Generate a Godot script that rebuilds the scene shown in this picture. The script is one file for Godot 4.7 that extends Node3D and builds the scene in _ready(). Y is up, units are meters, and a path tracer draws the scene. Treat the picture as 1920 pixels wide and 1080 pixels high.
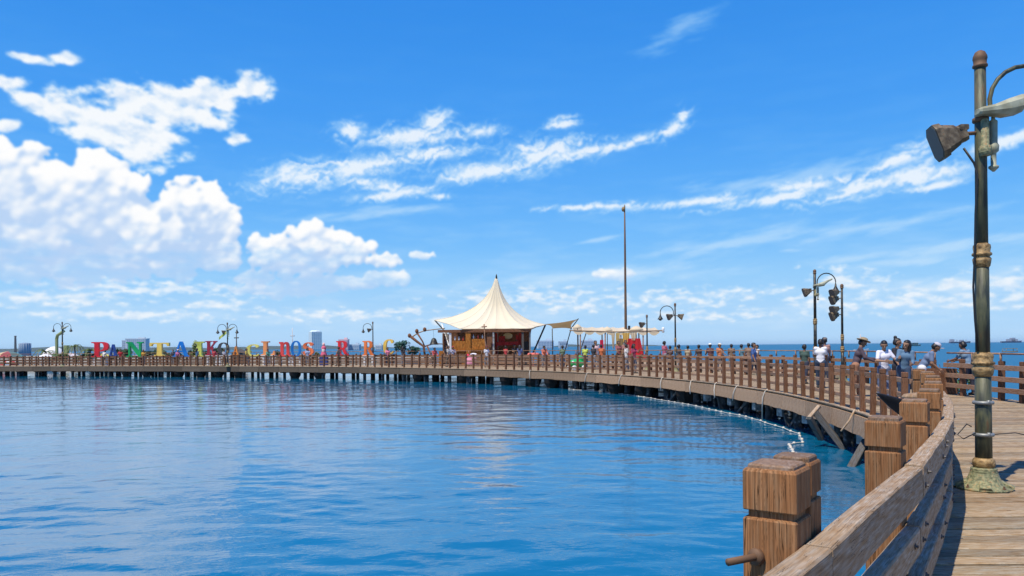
extends Node3D
# A curved timber boardwalk round a lagoon. Metres; y is up; the boardwalk's planks are at y = 0, the water at y = -1.05; -z is away from the camera.

const WATER := -1.05
const HEAPED = [
	[-33.8, 11.0, 3.67, 2.55, -20],
	[-30.0, 10.1, 3.99, 2.66, 0],
	[-32.7, 7.8, 4.93, 2.93, 0],
	[-26.8, 8.2, 4.24, 2.92, 0],
	[-22.8, 10.1, 2.78, 2.19, 0],
	[-24.2, 7.3, 4.43, 2.05, 0],
	[-30.9, 5.9, 6.02, 1.58, 0],
	[-21.7, 7.8, 1.94, 2.28, 0],
	[-28.4, 11.4, 1.90, 1.44, -10],
	[-14.7, 8.0, 2.30, 1.50, 0],
	[-18.1, 7.3, 1.66, 1.17, 0],
	[-12.4, 7.3, 2.34, 1.28, 0],
	[-15.9, 6.4, 3.79, 1.18, 0],
	[-9.7, 6.6, 1.79, 0.56, 0],
	[-18.9, 5.2, 1.83, 0.54, 5],
	[-13.6, 4.9, 4.25, 0.72, 3],
	[-16.7, 4.3, 4.51, 0.55, 5],
	[-9.3, 5.3, 1.99, 0.73, 0],
	[-6.9, 7.0, 1.21, 0.33, 5],
	[8.0, 5.4, 1.81, 0.53, 0],
]
const RAGGED = [
	[-31.7, 15.4, 2.04, 0.63, -22],
	[-28.4, 15.2, 3.46, 1.22, -14],
	[-26.1, 14.3, 2.28, 1.72, -10],
	[-26.1, 16.5, 3.42, 1.24, 5],
	[-22.3, 17.3, 3.22, 1.08, 12],
	[-19.1, 18.3, 1.34, 0.85, 20],
	[-21.7, 15.8, 1.14, 0.45, -20],
	[-30.8, 18.6, 0.83, 0.32, 5],
	[-32.6, 18.3, 1.00, 0.27, 0],
	[-33.5, 16.7, 0.98, 0.40, 5],
	[-33.8, 14.1, 0.65, 0.35, 15],
	[-20.2, 14.8, 0.66, 0.50, 0],
	[-24.1, 16.0, 3.07, 1.12, 10],
	[-28.7, 14.5, 2.83, 1.01, -15],
]
const STREAKS = [
	[-15.8, 12.5, 2.92, 1.02, 12],
	[-11.2, 13.4, 4.77, 0.84, 10],
	[-6.4, 14.4, 4.00, 0.58, 9],
	[-7.2, 15.7, 3.99, 0.79, 4],
	[-11.9, 15.8, 1.21, 0.73, 0],
	[-5.8, 16.7, 1.34, 0.74, 20],
	[-2.1, 16.1, 1.57, 0.48, 8],
	[-10.8, 12.2, 2.61, 0.47, -5],
	[-8.8, 11.5, 3.30, 0.42, 8],
	[-5.6, 11.4, 0.89, 0.21, 0],
	[-1.1, 13.3, 4.95, 0.64, 6],
	[2.2, 14.4, 3.60, 1.06, 8],
	[5.9, 14.5, 4.01, 0.48, 10],
	[9.5, 15.1, 2.63, 0.37, 14],
	[12.3, 15.9, 1.29, 0.47, 35],
	[13.0, 16.5, 0.77, 0.52, 60],
	[4.0, 16.6, 1.12, 0.48, 10],
	[7.0, 10.5, 3.99, 0.26, 1],
	[13.7, 10.5, 5.10, 0.31, 3],
	[19.4, 10.4, 4.81, 0.40, 5],
	[21.9, 11.1, 3.10, 0.44, 3],
	[25.3, 10.7, 4.05, 0.67, 8],
	[28.6, 11.1, 3.12, 0.75, 10],
	[27.3, 12.3, 2.49, 0.57, 22],
	[29.2, 10.3, 2.06, 0.28, 3],
	[33.4, 12.6, 1.88, 0.44, 12],
]
const VEILS = [
	[17.5, 7.6, 6.33, 0.55, 8],
	[26.0, 8.0, 4.63, 0.44, 6],
	[24.6, 5.9, 3.04, 0.30, 4],
	[30.4, 6.1, 4.26, 0.49, 6],
	[7.0, 8.1, 1.61, 0.20, 8],
	[33.4, 6.5, 1.71, 0.34, 5],
	[20.4, 6.7, 0.72, 0.12, 0],
	[27.9, 5.5, 2.56, 0.29, 0],
	[12.7, 22.2, 2.34, 0.64, 20],
	[21.2, 11.8, 7.11, 0.61, 5],
	[-10.4, 10.1, 4.75, 0.40, 5],
	[29.5, 3.6, 6.20, 0.71, 5],
	[5.8, 5.2, 8.10, 0.57, 3],
]
const LOW = [
	[1.7, 3.7, 4.91, 0.65, 0],
	[11.7, 3.5, 6.28, 0.56, 0],
	[17.1, 3.9, 1.50, 0.27, 0],
	[19.7, 4.0, 0.91, 0.23, 0],
	[24.3, 4.3, 2.04, 0.82, -10],
	[21.8, 3.2, 2.12, 0.38, 0],
	[27.9, 3.5, 1.28, 0.43, 0],
	[30.4, 3.8, 1.83, 0.49, 10],
	[33.3, 3.9, 1.71, 0.55, 0],
	[31.9, 2.8, 3.54, 0.63, 0],
	[26.3, 2.7, 3.95, 0.59, 0],
	[4.9, 3.0, 2.84, 0.41, 0],
	[-2.4, 3.7, 1.63, 0.49, 10],
	[-7.7, 2.9, 1.00, 0.49, 0],
	[-13.6, 2.5, 5.80, 0.40, 0],
	[-25.2, 4.3, 6.70, 0.52, 0],
	[-31.5, 3.4, 4.16, 0.49, 0],
	[-26.9, 2.4, 5.21, 0.37, 0],
	[-21.1, 3.2, 2.14, 0.38, 0],
	[15.2, 2.2, 4.57, 0.36, 0],
	[-4.5, 2.1, 3.25, 0.33, 0],
]

var M := {}
var tint := Color(1, 1, 1)
var upright_grain := false
var rng := RandomNumberGenerator.new()
var inner: Curve3D
var outer: Curve3D
var heap_noise := FastNoiseLite.new()
var fine_noise := FastNoiseLite.new()
var wisp_noise := FastNoiseLite.new()


func _ready() -> void:
	rng.seed = 7
	camera_and_light()
	materials()
	inner = path([[-3.6, -4.0], [-1.07, 0.0], [0.96, 2.72], [2.19, 4.39], [3.08, 5.72], [3.89, 6.97], [4.7, 8.34], [5.5, 9.77], [6.23, 11.2], [6.75, 12.4], [7.3, 14.0], [7.8, 16.0], [8.2, 18.0], [8.5, 20.5], [8.75, 23.3], [8.8, 26.0], [8.5, 30.0], [7.9, 33.5], [6.57, 38.4], [2.8, 46.7], [-2.3, 53.1], [-9.3, 59.4], [-16.7, 64.6], [-30.7, 71.5], [-42.2, 75.6], [-54.1, 79.0], [-66.0, 82.0]])
	outer = path([[3.2, -7.5], [5.6, -1.0], [7.6, 2.6], [9.6, 6.3], [11.2, 10.0], [12.4, 14.0], [13.2, 18.5], [13.5, 23.0], [13.9, 27.0], [14.2, 31.0], [13.6, 35.5], [11.9, 40.5], [8.0, 49.0], [2.6, 56.6], [-5.0, 63.6], [-13.0, 69.5], [-27.8, 77.0], [-40.0, 81.3], [-52.6, 84.8], [-65.0, 88.0]])
	water()
	boardwalk()
	railings()
	far_shore()
	lamps()
	pavilion()
	stalls()
	letters()
	near_details()
	people()


# ------------------------------------------------------------------ camera, sky, sun

func camera_and_light() -> void:
	var cam := Camera3D.new()
	cam.name = "camera"
	cam.projection = Camera3D.PROJECTION_FRUSTUM
	cam.near = 0.05
	cam.far = 30000.0
	cam.size = 0.05 * 1080.0 / 1400.0
	cam.frustum_offset = Vector2(0, 0.05 * 110.0 / 1400.0)
	cam.position = Vector3(0, 1.6, 0)
	cam.rotation.z = -0.0095
	cam.current = true
	add_child(cam)
	var env := Environment.new()
	env.background_mode = Environment.BG_SKY
	var sky := Sky.new()
	var pm := PanoramaSkyMaterial.new()
	pm.panorama = sky_picture()
	sky.sky_material = pm
	env.sky = sky
	env.sky_rotation = Vector3(0, PI, 0)
	env.background_energy_multiplier = 1.0
	env.tonemap_mode = Environment.TONE_MAPPER_LINEAR
	env.tonemap_exposure = 1.0
	env.fog_enabled = true
	env.fog_density = 0.00004
	env.fog_light_color = Color(0.80, 0.90, 1.0)
	env.sdfgi_enabled = true
	env.ssao_enabled = true
	env.ssil_enabled = true
	var we := WorldEnvironment.new()
	we.name = "world_environment"
	we.environment = env
	add_child(we)
	var sun := DirectionalLight3D.new()
	sun.name = "sun"
	sun.light_energy = 1.6
	sun.light_color = Color(1.0, 0.96, 0.89)
	sun.light_angular_distance = 0.5
	sun.shadow_enabled = true
	add_child(sun)
	sun.look_at_from_position(Vector3(-0.31, 0.88, 0.34) * 100.0, Vector3.ZERO, Vector3.UP)


func sky_picture() -> ImageTexture:
	heap_noise.seed = 11
	heap_noise.noise_type = FastNoiseLite.TYPE_CELLULAR
	heap_noise.cellular_return_type = FastNoiseLite.RETURN_DISTANCE
	heap_noise.cellular_distance_function = FastNoiseLite.DISTANCE_EUCLIDEAN
	heap_noise.frequency = 0.36
	heap_noise.fractal_type = FastNoiseLite.FRACTAL_FBM
	heap_noise.fractal_octaves = 4
	heap_noise.fractal_gain = 0.55
	heap_noise.fractal_lacunarity = 2.1
	heap_noise.domain_warp_enabled = true
	heap_noise.domain_warp_amplitude = 1.2
	heap_noise.domain_warp_frequency = 0.4
	fine_noise.seed = 5
	fine_noise.noise_type = FastNoiseLite.TYPE_SIMPLEX
	fine_noise.frequency = 0.5
	fine_noise.fractal_octaves = 5
	fine_noise.fractal_gain = 0.55
	wisp_noise.seed = 21
	wisp_noise.noise_type = FastNoiseLite.TYPE_SIMPLEX
	wisp_noise.frequency = 0.6
	wisp_noise.fractal_octaves = 4
	wisp_noise.fractal_gain = 0.6
	build_heaps()
	var W := 4096
	var H := 2048
	# all round: coarse, the same clouds mirrored from sector to sector
	var low := sky_part(0, 0, 1024, 512, 4.0)
	low.resize(W, H, Image.INTERPOLATE_CUBIC)
	# the band of sky just above the horizon ahead, in full detail
	var x0 := int(W * 0.5 - 42.0 / 360.0 * W)
	var w := int(84.0 / 360.0 * W)
	var y0 := int(H * 0.5 - 32.0 / 180.0 * H)
	var fine := sky_part(x0, y0, w, int(H * 0.5) - y0 + 8, 1.0)
	low.blit_rect(fine, Rect2i(Vector2i.ZERO, fine.get_size()), Vector2i(x0, y0))
	return ImageTexture.create_from_image(low)


func sky_part(x0: int, y0: int, w: int, h: int, step: float) -> Image:
	var data := PackedByteArray()
	data.resize(w * h * 3)
	var near_rag := []
	var near_str := []
	var near_low := []
	var i := 0
	for y in h:
		var el := 90.0 - (y0 + (y + 0.5) * step) / 2048.0 * 180.0
		var base := blue(el)
		near_veils = around(VEILS, el)
		near_rag = around(RAGGED, el)
		near_str = around(STREAKS, el)
		near_low = around(LOW, el)
		for x in w:
			var az := (x0 + (x + 0.5) * step) / 4096.0 * 360.0 - 180.0
			az = pingpong(az + 45.0, 90.0) - 45.0
			var c := base
			if el > -0.5 and el < 60.0:
				c = clouds(c, az, el, near_rag, near_str, near_low)
			data[i] = clampi(int(c.r * 255.0 + 0.5), 0, 255)
			data[i + 1] = clampi(int(c.g * 255.0 + 0.5), 0, 255)
			data[i + 2] = clampi(int(c.b * 255.0 + 0.5), 0, 255)
			i += 3
	return Image.create_from_data(w, h, false, Image.FORMAT_RGB8, data)


func blue(el: float) -> Color:
	var stops := [[-90.0, 96, 140, 176], [-1.0, 150, 196, 232], [0.0, 172, 214, 250], [2.5, 164, 211, 251], [5.0, 144, 203, 252], [8.0, 112, 186, 252], [12.0, 90, 171, 249], [17.0, 71, 156, 243], [24.0, 57, 143, 234], [35.0, 40, 122, 224], [60.0, 28, 98, 202], [90.0, 24, 88, 190]]
	for k in stops.size() - 1:
		if el <= stops[k + 1][0]:
			var t: float = smoothstep(0.0, 1.0, clampf((el - stops[k][0]) / (stops[k + 1][0] - stops[k][0]), 0, 1)) * 0.3 + 0.7 * clampf((el - stops[k][0]) / (stops[k + 1][0] - stops[k][0]), 0, 1)
			return Color8(stops[k][1], stops[k][2], stops[k][3]).lerp(Color8(stops[k + 1][1], stops[k + 1][2], stops[k + 1][3]), t)
	return Color8(22, 86, 188)


func around(table: Array, el: float) -> Array:
	var got := []
	for e in table:
		if absf(el - e[1]) < maxf(e[2], e[3]) * 1.9 + 0.6:
			var r := deg_to_rad(e[4])
			got.append([e[0], e[1], cos(r), sin(r), 1.0 / e[2], 1.0 / e[3]])
	return got


func reach(list: Array, az: float, el: float) -> float:
	# 1 in the middle of the nearest cloud body, 0 at its rim, below that outside; bodies melt together
	var m := -3.0
	for e in list:
		var dx: float = az - e[0]
		var dy: float = el - e[1]
		var u: float = (dx * e[2] + dy * e[3]) * e[4]
		var v: float = (dy * e[2] - dx * e[3]) * e[5]
		var d := 1.0 - sqrt(u * u + v * v)
		var h := maxf(0.25 - absf(m - d), 0.0) * 4.0
		m = maxf(m, d) + h * h * 0.0625
	return m


const HW := 1024
const HH := 364
var heap_lit := PackedFloat32Array()
var heap_cover := PackedFloat32Array()
var near_veils := []


func build_heaps() -> void:
	# heaped clouds as piles of round puffs, lit from the sun's side; a sheet of 90 by 32 degrees
	var z := PackedFloat32Array()
	z.resize(HW * HH)
	z.fill(-9.0)
	var fluff := PackedFloat32Array()
	fluff.resize(HW * HH)
	for y in HH:
		for x in HW:
			fluff[y * HW + x] = fine_noise.get_noise_2d(x * 0.16, y * 0.19)
	var dice := RandomNumberGenerator.new()
	dice.seed = 40
	var puffs := []
	for e in HEAPED:
		var r := deg_to_rad(e[4])
		puffs.append([e[0], e[1], 0.0, e[2] * 0.86, e[3] * 0.80, minf(e[2], e[3]) * 0.7])
		var n := int(10 + e[2] * e[3] * 1.6)
		for k in n:
			var a := dice.randf() * TAU
			var f := sqrt(dice.randf()) * 0.92
			var ox := cos(a) * f
			var oy := sin(a) * f
			var px: float = e[0] + (ox * e[2] * cos(r) - oy * e[3] * sin(r))
			var py: float = e[1] + (ox * e[2] * sin(r) + oy * e[3] * cos(r))
			var pz: float = sqrt(1.0 - f * f) * minf(e[2], e[3]) * 0.62
			var pr: float = minf(e[2], e[3]) * dice.randf_range(0.20, 0.42)
			puffs.append([px, py, pz, pr * 1.15, pr, pr])
			for q in 9:
				var b := dice.randf() * TAU
				var g := sqrt(dice.randf()) * 0.95
				var sr := pr * dice.randf_range(0.18, 0.42)
				puffs.append([px + cos(b) * g * pr * 1.1, py + sin(b) * g * pr, pz + sqrt(1.0 - g * g) * pr * 0.85, sr * 1.1, sr, sr])
	var per := 90.0 / HW
	for p in puffs:
		var cx := int((p[0] + 45.0) / per)
		var cy := int((32.0 - p[1]) / per)
		var rx := int(p[3] / per * 1.3) + 1
		var ry := int(p[4] / per * 1.3) + 1
		for y in range(maxi(cy - ry, 0), mini(cy + ry + 1, HH)):
			for x in range(maxi(cx - rx, 0), mini(cx + rx + 1, HW)):
				var at := y * HW + x
				var u: float = ((x + 0.5) * per - 45.0 - p[0]) / p[3]
				var v: float = (32.0 - (y + 0.5) * per - p[1]) / p[4]
				var d := (u * u + v * v) * (1.0 + fluff[at] * 0.75)
				if d < 1.0:
					z[at] = maxf(z[at], p[2] + p[5] * sqrt(1.0 - d))
	heap_cover.resize(HW * HH)
	heap_lit.resize(HW * HH)
	for i in HW * HH:
		heap_cover[i] = 1.0 if z[i] > -5.0 else 0.0
		if z[i] < -5.0:
			z[i] = 0.0
	heap_cover = blurred(heap_cover, 1)
	var soft := blurred(z, 1)
	var wide := blurred(blurred(z, 9), 9)
	var sun_side := Vector3(-0.42, 0.70, 0.58).normalized()
	for y in range(1, HH - 1):
		for x in range(1, HW - 1):
			var at := y * HW + x
			var nrm := Vector3(-(soft[at + 1] - soft[at - 1]), (soft[at + HW] - soft[at - HW]), 2.0 * per * 1.5).normalized()
			var cave := clampf((soft[at] - wide[at]) * 0.75, -0.55, 0.35)
			heap_lit[at] = clampf(0.30 + 0.58 * nrm.dot(sun_side) + cave + fluff[at] * 0.12, 0.0, 1.0)
	# light from above fades on its way down through a cloud; puffs that stand out keep it
	for x in HW:
		var shade := 0.0
		for y in HH:
			var at := y * HW + x
			shade = shade * (0.995 if heap_cover[at] > 0.5 else 0.90) + heap_cover[at] * 0.012
			heap_lit[at] = clampf(heap_lit[at] + 0.16 - minf(shade, 0.62) * clampf(1.15 - soft[at] * 0.16, 0.35, 1.0), 0.0, 1.0)
	heap_lit = blurred(heap_lit, 1)


func blurred(a: PackedFloat32Array, r: int) -> PackedFloat32Array:
	var b := PackedFloat32Array()
	b.resize(HW * HH)
	var k := 1.0 / (2 * r + 1)
	for y in HH:
		var sum := 0.0
		for x in range(-r, HW):
			sum += a[y * HW + mini(x + r, HW - 1)]
			if x - r - 1 >= -r:
				sum -= a[y * HW + maxi(x - r - 1, 0)]
			if x >= 0:
				b[y * HW + x] = sum * k if x > r else a[y * HW + x]
	var c := PackedFloat32Array()
	c.resize(HW * HH)
	for x in HW:
		for y in HH:
			if y < r or y >= HH - r:
				c[y * HW + x] = b[y * HW + x]
				continue
			var sum := 0.0
			for q in range(-r, r + 1):
				sum += b[(y + q) * HW + x]
			c[y * HW + x] = sum * k
	return c


func clouds(c: Color, az: float, el: float, rg: Array, sk: Array, lw: Array) -> Color:
	# broad faint veils
	var m0 := reach(near_veils, az, el)
	if m0 > -1.3:
		var n0 := wisp_noise.get_noise_2d(az * 0.3 - el * 0.2 + 30.0, el * 1.5 - az * 0.2)
		c = c.lerp(Color(0.93, 0.965, 1.0), smoothstep(-0.6, 1.2, m0 + n0 * 0.9) * 0.42)
	# high thin streaks
	var m := reach(sk, az, el)
	if m > -1.6:
		var wx := az + fine_noise.get_noise_2d(az * 0.5, el * 0.5 + 40.0) * 1.6
		var wy := el + fine_noise.get_noise_2d(az * 0.5 + 70.0, el * 0.5) * 0.8
		var n := wisp_noise.get_noise_2d(wx * 0.35 - wy * 0.30, wy * 1.9 - wx * 0.32)
		var f := fine_noise.get_noise_2d(az * 2.4 - el * 1.0, el * 3.6 - az * 0.8)
		var a := smoothstep(-1.1, 1.35, m * 1.2 + n * 0.85 + f * 0.26)
		c = c.lerp(Color(0.955, 0.975, 1.0), minf(pow(a, 1.8) * 1.1, 0.92))
	# a thin veil low over the horizon
	c = c.lerp(Color(0.78, 0.895, 0.995), exp(-maxf(el, 0.0) * 0.22) * 0.45 * smoothstep(-0.2, 0.6, el))
	var veil := exp(-el * 0.16) * smoothstep(0.0, 2.0, el)
	var vn := wisp_noise.get_noise_2d(az * 0.16, el * 0.9 + 9.0)
	c = c.lerp(Color(0.86, 0.93, 1.0), clampf((vn * 0.6 + 0.08) * veil, 0.0, 0.4))
	# small flat clouds in rows
	m = reach(lw, az, el)
	if m > -1.0:
		var n := -heap_noise.get_noise_2d(az * 1.7 + 30.0, el * 4.2)
		var f := fine_noise.get_noise_2d(az * 1.1, el * 3.2)
		var hgt := m * 0.42 + n * 0.70 + f * 0.62 - 0.30
		var n2 := -heap_noise.get_noise_2d((az - 0.25) * 1.7 + 30.0, (el + 0.22) * 4.2)
		var lit := clampf(0.66 + (n - n2) * 1.1, 0.0, 1.0)
		c = c.lerp(Color(0.80, 0.885, 0.98).lerp(Color(1, 1, 1), lit), smoothstep(-0.05, 0.62, hgt) * 0.80)
	# heaped clouds
	if absf(az) < 44.5 and el > 0.5 and el < 31.5:
		var at := int((32.0 - el) / 90.0 * HW) * HW + int((az + 45.0) / 90.0 * HW)
		var cover := heap_cover[at]
		if cover > 0.0:
			var lit := heap_lit[at]
			var base := smoothstep(8.2, 3.4, el + fine_noise.get_noise_2d(az * 0.5, el * 1.5) * 2.2)
			lit = lerpf(lit, lit * 0.62, base)
			var body := Color(0.735, 0.835, 0.965).lerp(Color(1.0, 1.0, 1.0), smoothstep(0.10, 0.92, lit))
			c = c.lerp(body, smoothstep(0.2, 0.9, cover) * lerpf(1.0, 0.50, base))
	# torn patches higher up
	m = reach(rg, az, el)
	if m > -1.3:
		var n := fine_noise.get_noise_2d(az * 0.75 + 12.0, el * 1.2)
		var b := -heap_noise.get_noise_2d(az * 1.3, el * 1.8 + 20.0)
		var hgt := minf(m, 0.7) * 1.15 + n * 0.70 + b * 0.40 + 0.10
		var n2 := fine_noise.get_noise_2d((az - 0.3) * 0.75 + 12.0, (el + 0.4) * 1.2)
		var lit := clampf(0.78 + (n - n2) * 0.8, 0.0, 1.0)
		c = c.lerp(Color(0.80, 0.88, 0.975).lerp(Color(1, 1, 1), lit), smoothstep(-0.05, 0.75, hgt) * 0.95)
	return c


# ------------------------------------------------------------------ small helpers

func w(x: float, y: float, z: float) -> Vector3:
	return Vector3(x, y, -z)


func path(points: Array) -> Curve3D:
	var c := Curve3D.new()
	c.bake_interval = 0.15
	for k in points.size():
		var p := w(points[k][0], 0, points[k][1])
		var a = points[maxi(k - 1, 0)]
		var b = points[mini(k + 1, points.size() - 1)]
		var t := w(b[0] - a[0], 0, b[1] - a[1]).normalized()
		var before := w(a[0], 0, a[1]).distance_to(p) / 3.0
		var after := w(b[0], 0, b[1]).distance_to(p) / 3.0
		c.add_point(p, -t * before, t * after)
	return c


func along(c: Curve3D, s: float) -> Vector3:
	return c.sample_baked(clampf(s, 0.0, c.get_baked_length()))


func heading(c: Curve3D, s: float) -> Vector3:
	return (along(c, s + 0.2) - along(c, s - 0.2)).normalized()


func at_depth(c: Curve3D, z: float) -> float:
	# how far along the curve its depth first passes z
	var lo := 0.0
	var hi := c.get_baked_length()
	for k in 40:
		var mid := (lo + hi) * 0.5
		if -along(c, mid).z < z:
			lo = mid
		else:
			hi = mid
	return lo


func new_st() -> SurfaceTool:
	var s := SurfaceTool.new()
	s.begin(Mesh.PRIMITIVE_TRIANGLES)
	s.set_smooth_group(-1)
	return s


func tri(s: SurfaceTool, a: Vector3, b: Vector3, c: Vector3, ua := Vector2.ZERO, ub := Vector2.ZERO, uc := Vector2.ZERO) -> void:
	# a, b, c run counter-clockwise seen from outside
	s.set_color(tint)
	s.set_uv(ua)
	s.add_vertex(a)
	s.set_color(tint)
	s.set_uv(uc)
	s.add_vertex(c)
	s.set_color(tint)
	s.set_uv(ub)
	s.add_vertex(b)


func quad(s: SurfaceTool, a: Vector3, b: Vector3, c: Vector3, d: Vector3, ua := Vector2(0, 0), ub := Vector2(1, 0), uc := Vector2(1, 1), ud := Vector2(0, 1)) -> void:
	tri(s, a, b, c, ua, ub, uc)
	tri(s, a, c, d, ua, uc, ud)


func loft(s: SurfaceTool, rings: Array, cap := true, us := Vector2(0.83, 2.8), off := Vector2.ZERO, closed := true) -> void:
	# rings of points that run counter-clockwise round the axis seen from its far end
	var u := 0.0
	for i in rings.size() - 1:
		var a: PackedVector3Array = rings[i]
		var b: PackedVector3Array = rings[i + 1]
		var n := a.size()
		var du := (b[0] - a[0]).length()
		var v := 0.0
		for j in (n if closed else n - 1):
			var k := (j + 1) % n
			var dv := maxf((a[k] - a[j]).length(), (b[k] - b[j]).length())
			var u0 := u * us.x + off.x
			var u1 := (u + du) * us.x + off.x
			var v0 := v * us.y + off.y
			var v1 := (v + dv) * us.y + off.y
			if upright_grain:
				quad(s, a[j], a[k], b[k], b[j], Vector2(v0, u0), Vector2(v1, u0), Vector2(v1, u1), Vector2(v0, u1))
			else:
				quad(s, a[j], a[k], b[k], b[j], Vector2(u0, v0), Vector2(u0, v1), Vector2(u1, v1), Vector2(u1, v0))
			v += dv
		u += du
	if cap:
		for e in 2:
			var r: PackedVector3Array = rings[0] if e == 0 else rings[rings.size() - 1]
			for j in range(1, r.size() - 1):
				var q0 := Vector2(off.x, off.y)
				var q1 := Vector2((r[j] - r[0]).length() * us.y, off.y)
				var q2 := Vector2((r[j + 1] - r[0]).length() * us.y, off.y + 0.2)
				if e == 0:
					tri(s, r[0], r[j + 1], r[j], q0, q2, q1)
				else:
					tri(s, r[0], r[j], r[j + 1], q0, q1, q2)


func section(p: Vector3, side: Vector3, up: Vector3, wd: float, ht: float, c: float) -> PackedVector3Array:
	var x := wd * 0.5
	var y := ht * 0.5
	if c <= 0.0:
		return PackedVector3Array([p + side * x - up * y, p + side * x + up * y, p - side * x + up * y, p - side * x - up * y])
	return PackedVector3Array([p + side * x - up * (y - c), p + side * x + up * (y - c), p + side * (x - c) + up * y, p - side * (x - c) + up * y, p - side * x + up * (y - c), p - side * x - up * (y - c), p - side * (x - c) - up * y, p + side * (x - c) - up * y])


func beam(s: SurfaceTool, a: Vector3, b: Vector3, wd: float, ht: float, c := 0.0, up := Vector3.UP) -> void:
	var d := (b - a).normalized()
	var side := up.cross(d)
	if side.length() < 0.01:
		side = Vector3.RIGHT
	side = side.normalized()
	var u := d.cross(side)
	loft(s, [section(a, side, u, wd, ht, c), section(b, side, u, wd, ht, c)], true, Vector2(0.83, 2.8), Vector2(rng.randf() * 5.0, rng.randf() * 5.0))


func box(s: SurfaceTool, mid: Vector3, size: Vector3, c := 0.0, turn := 0.0) -> void:
	var d := Vector3(0, 0, 1).rotated(Vector3.UP, turn)
	beam(s, mid - d * size.z * 0.5, mid + d * size.z * 0.5, size.x, size.y, c)


func column(s: SurfaceTool, p: Vector3, wd: float, dp: float, h: float, c := 0.0, turn := 0.0) -> void:
	# an upright timber standing on p
	var side := Vector3(1, 0, 0).rotated(Vector3.UP, turn)
	var u := Vector3.UP.cross(side)
	loft(s, [section(p, side, u, wd, dp, c), section(p + Vector3.UP * h, side, u, wd, dp, c)], true, Vector2(0.83, 2.8), Vector2(rng.randf() * 5.0, rng.randf() * 5.0))


func circle(p: Vector3, d: Vector3, r: float, n: int, r2 := -1.0) -> PackedVector3Array:
	var side := Vector3.UP.cross(d)
	if side.length() < 0.05:
		side = Vector3.RIGHT
	side = (side - d * side.dot(d)).normalized()
	var u := d.cross(side)
	var got := PackedVector3Array()
	for k in n:
		var a := TAU * k / n
		got.append(p + side * cos(a) * r + u * sin(a) * (r if r2 < 0.0 else r2))
	return got


func tube(s: SurfaceTool, pts: Array, r: float, n := 8, r_end := -1.0) -> void:
	s.set_smooth_group(0)
	var rings := []
	for k in pts.size():
		var d: Vector3 = (pts[mini(k + 1, pts.size() - 1)] - pts[maxi(k - 1, 0)]).normalized()
		var rr := r if r_end < 0.0 else lerpf(r, r_end, float(k) / (pts.size() - 1))
		rings.append(circle(pts[k], d, rr, n))
	loft(s, rings, true, Vector2(0.8, 1.5))
	s.set_smooth_group(-1)


func lathe(s: SurfaceTool, p: Vector3, prof: Array, n := 16, axis := Vector3.UP, smooth := true, squash := 1.0) -> void:
	# profile of [radius, height along the axis]
	s.set_smooth_group(0 if smooth else -1)
	var rings := []
	for e in prof:
		rings.append(circle(p + axis * e[1], axis, maxf(e[0], 0.001), n, maxf(e[0], 0.001) * squash))
	loft(s, rings, true, Vector2(0.8, 1.0))
	s.set_smooth_group(-1)


func blob(s: SurfaceTool, p: Vector3, r: Vector3, n := 8, m := 6) -> void:
	s.set_smooth_group(0)
	var rings := []
	for k in m + 1:
		var a := PI * k / m
		var ring := PackedVector3Array()
		for j in n:
			var b := -TAU * j / n
			ring.append(p + Vector3(r.x * maxf(sin(a), 0.01) * cos(b), -r.y * cos(a), r.z * maxf(sin(a), 0.01) * sin(b)))
		rings.append(ring)
	loft(s, rings)
	s.set_smooth_group(-1)


func put(s: SurfaceTool, called: String, mat: Material, parent: Node = null) -> MeshInstance3D:
	s.generate_normals()
	return show_mesh(s.commit(), called, mat, parent)


func show_mesh(m: Mesh, called: String, mat: Material, parent: Node = null) -> MeshInstance3D:
	var o := MeshInstance3D.new()
	o.name = called
	o.mesh = m
	o.material_override = mat
	(parent if parent else self).add_child(o, true)
	return o


func tag(o: Node, label: String, category: String, group := "") -> Node:
	o.set_meta("label", label)
	o.set_meta("category", category)
	if group:
		o.set_meta("group", group)
	return o


func thing(called: String, label: String, category: String, at := Vector3.ZERO, turn := 0.0, group := "") -> Node3D:
	var o := Node3D.new()
	o.name = called
	add_child(o, true)
	o.position = at
	o.rotation.y = turn
	tag(o, label, category, group)
	return o


func structure(o: Node) -> Node:
	o.set_meta("kind", "structure")
	return o


# ------------------------------------------------------------------ materials

func plain(c: Color, rough := 0.8, metal := 0.0) -> StandardMaterial3D:
	# c is a linear, real-world base colour
	var m := StandardMaterial3D.new()
	m.albedo_color = c.linear_to_srgb()
	m.roughness = rough
	m.metallic = metal
	m.vertex_color_use_as_albedo = true
	return m


func noise(freq: float, octaves := 4, seed_ := 1, kind := FastNoiseLite.TYPE_SIMPLEX_SMOOTH) -> FastNoiseLite:
	var n := FastNoiseLite.new()
	n.seed = seed_
	n.noise_type = kind
	n.frequency = freq
	n.fractal_octaves = octaves
	return n


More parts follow.
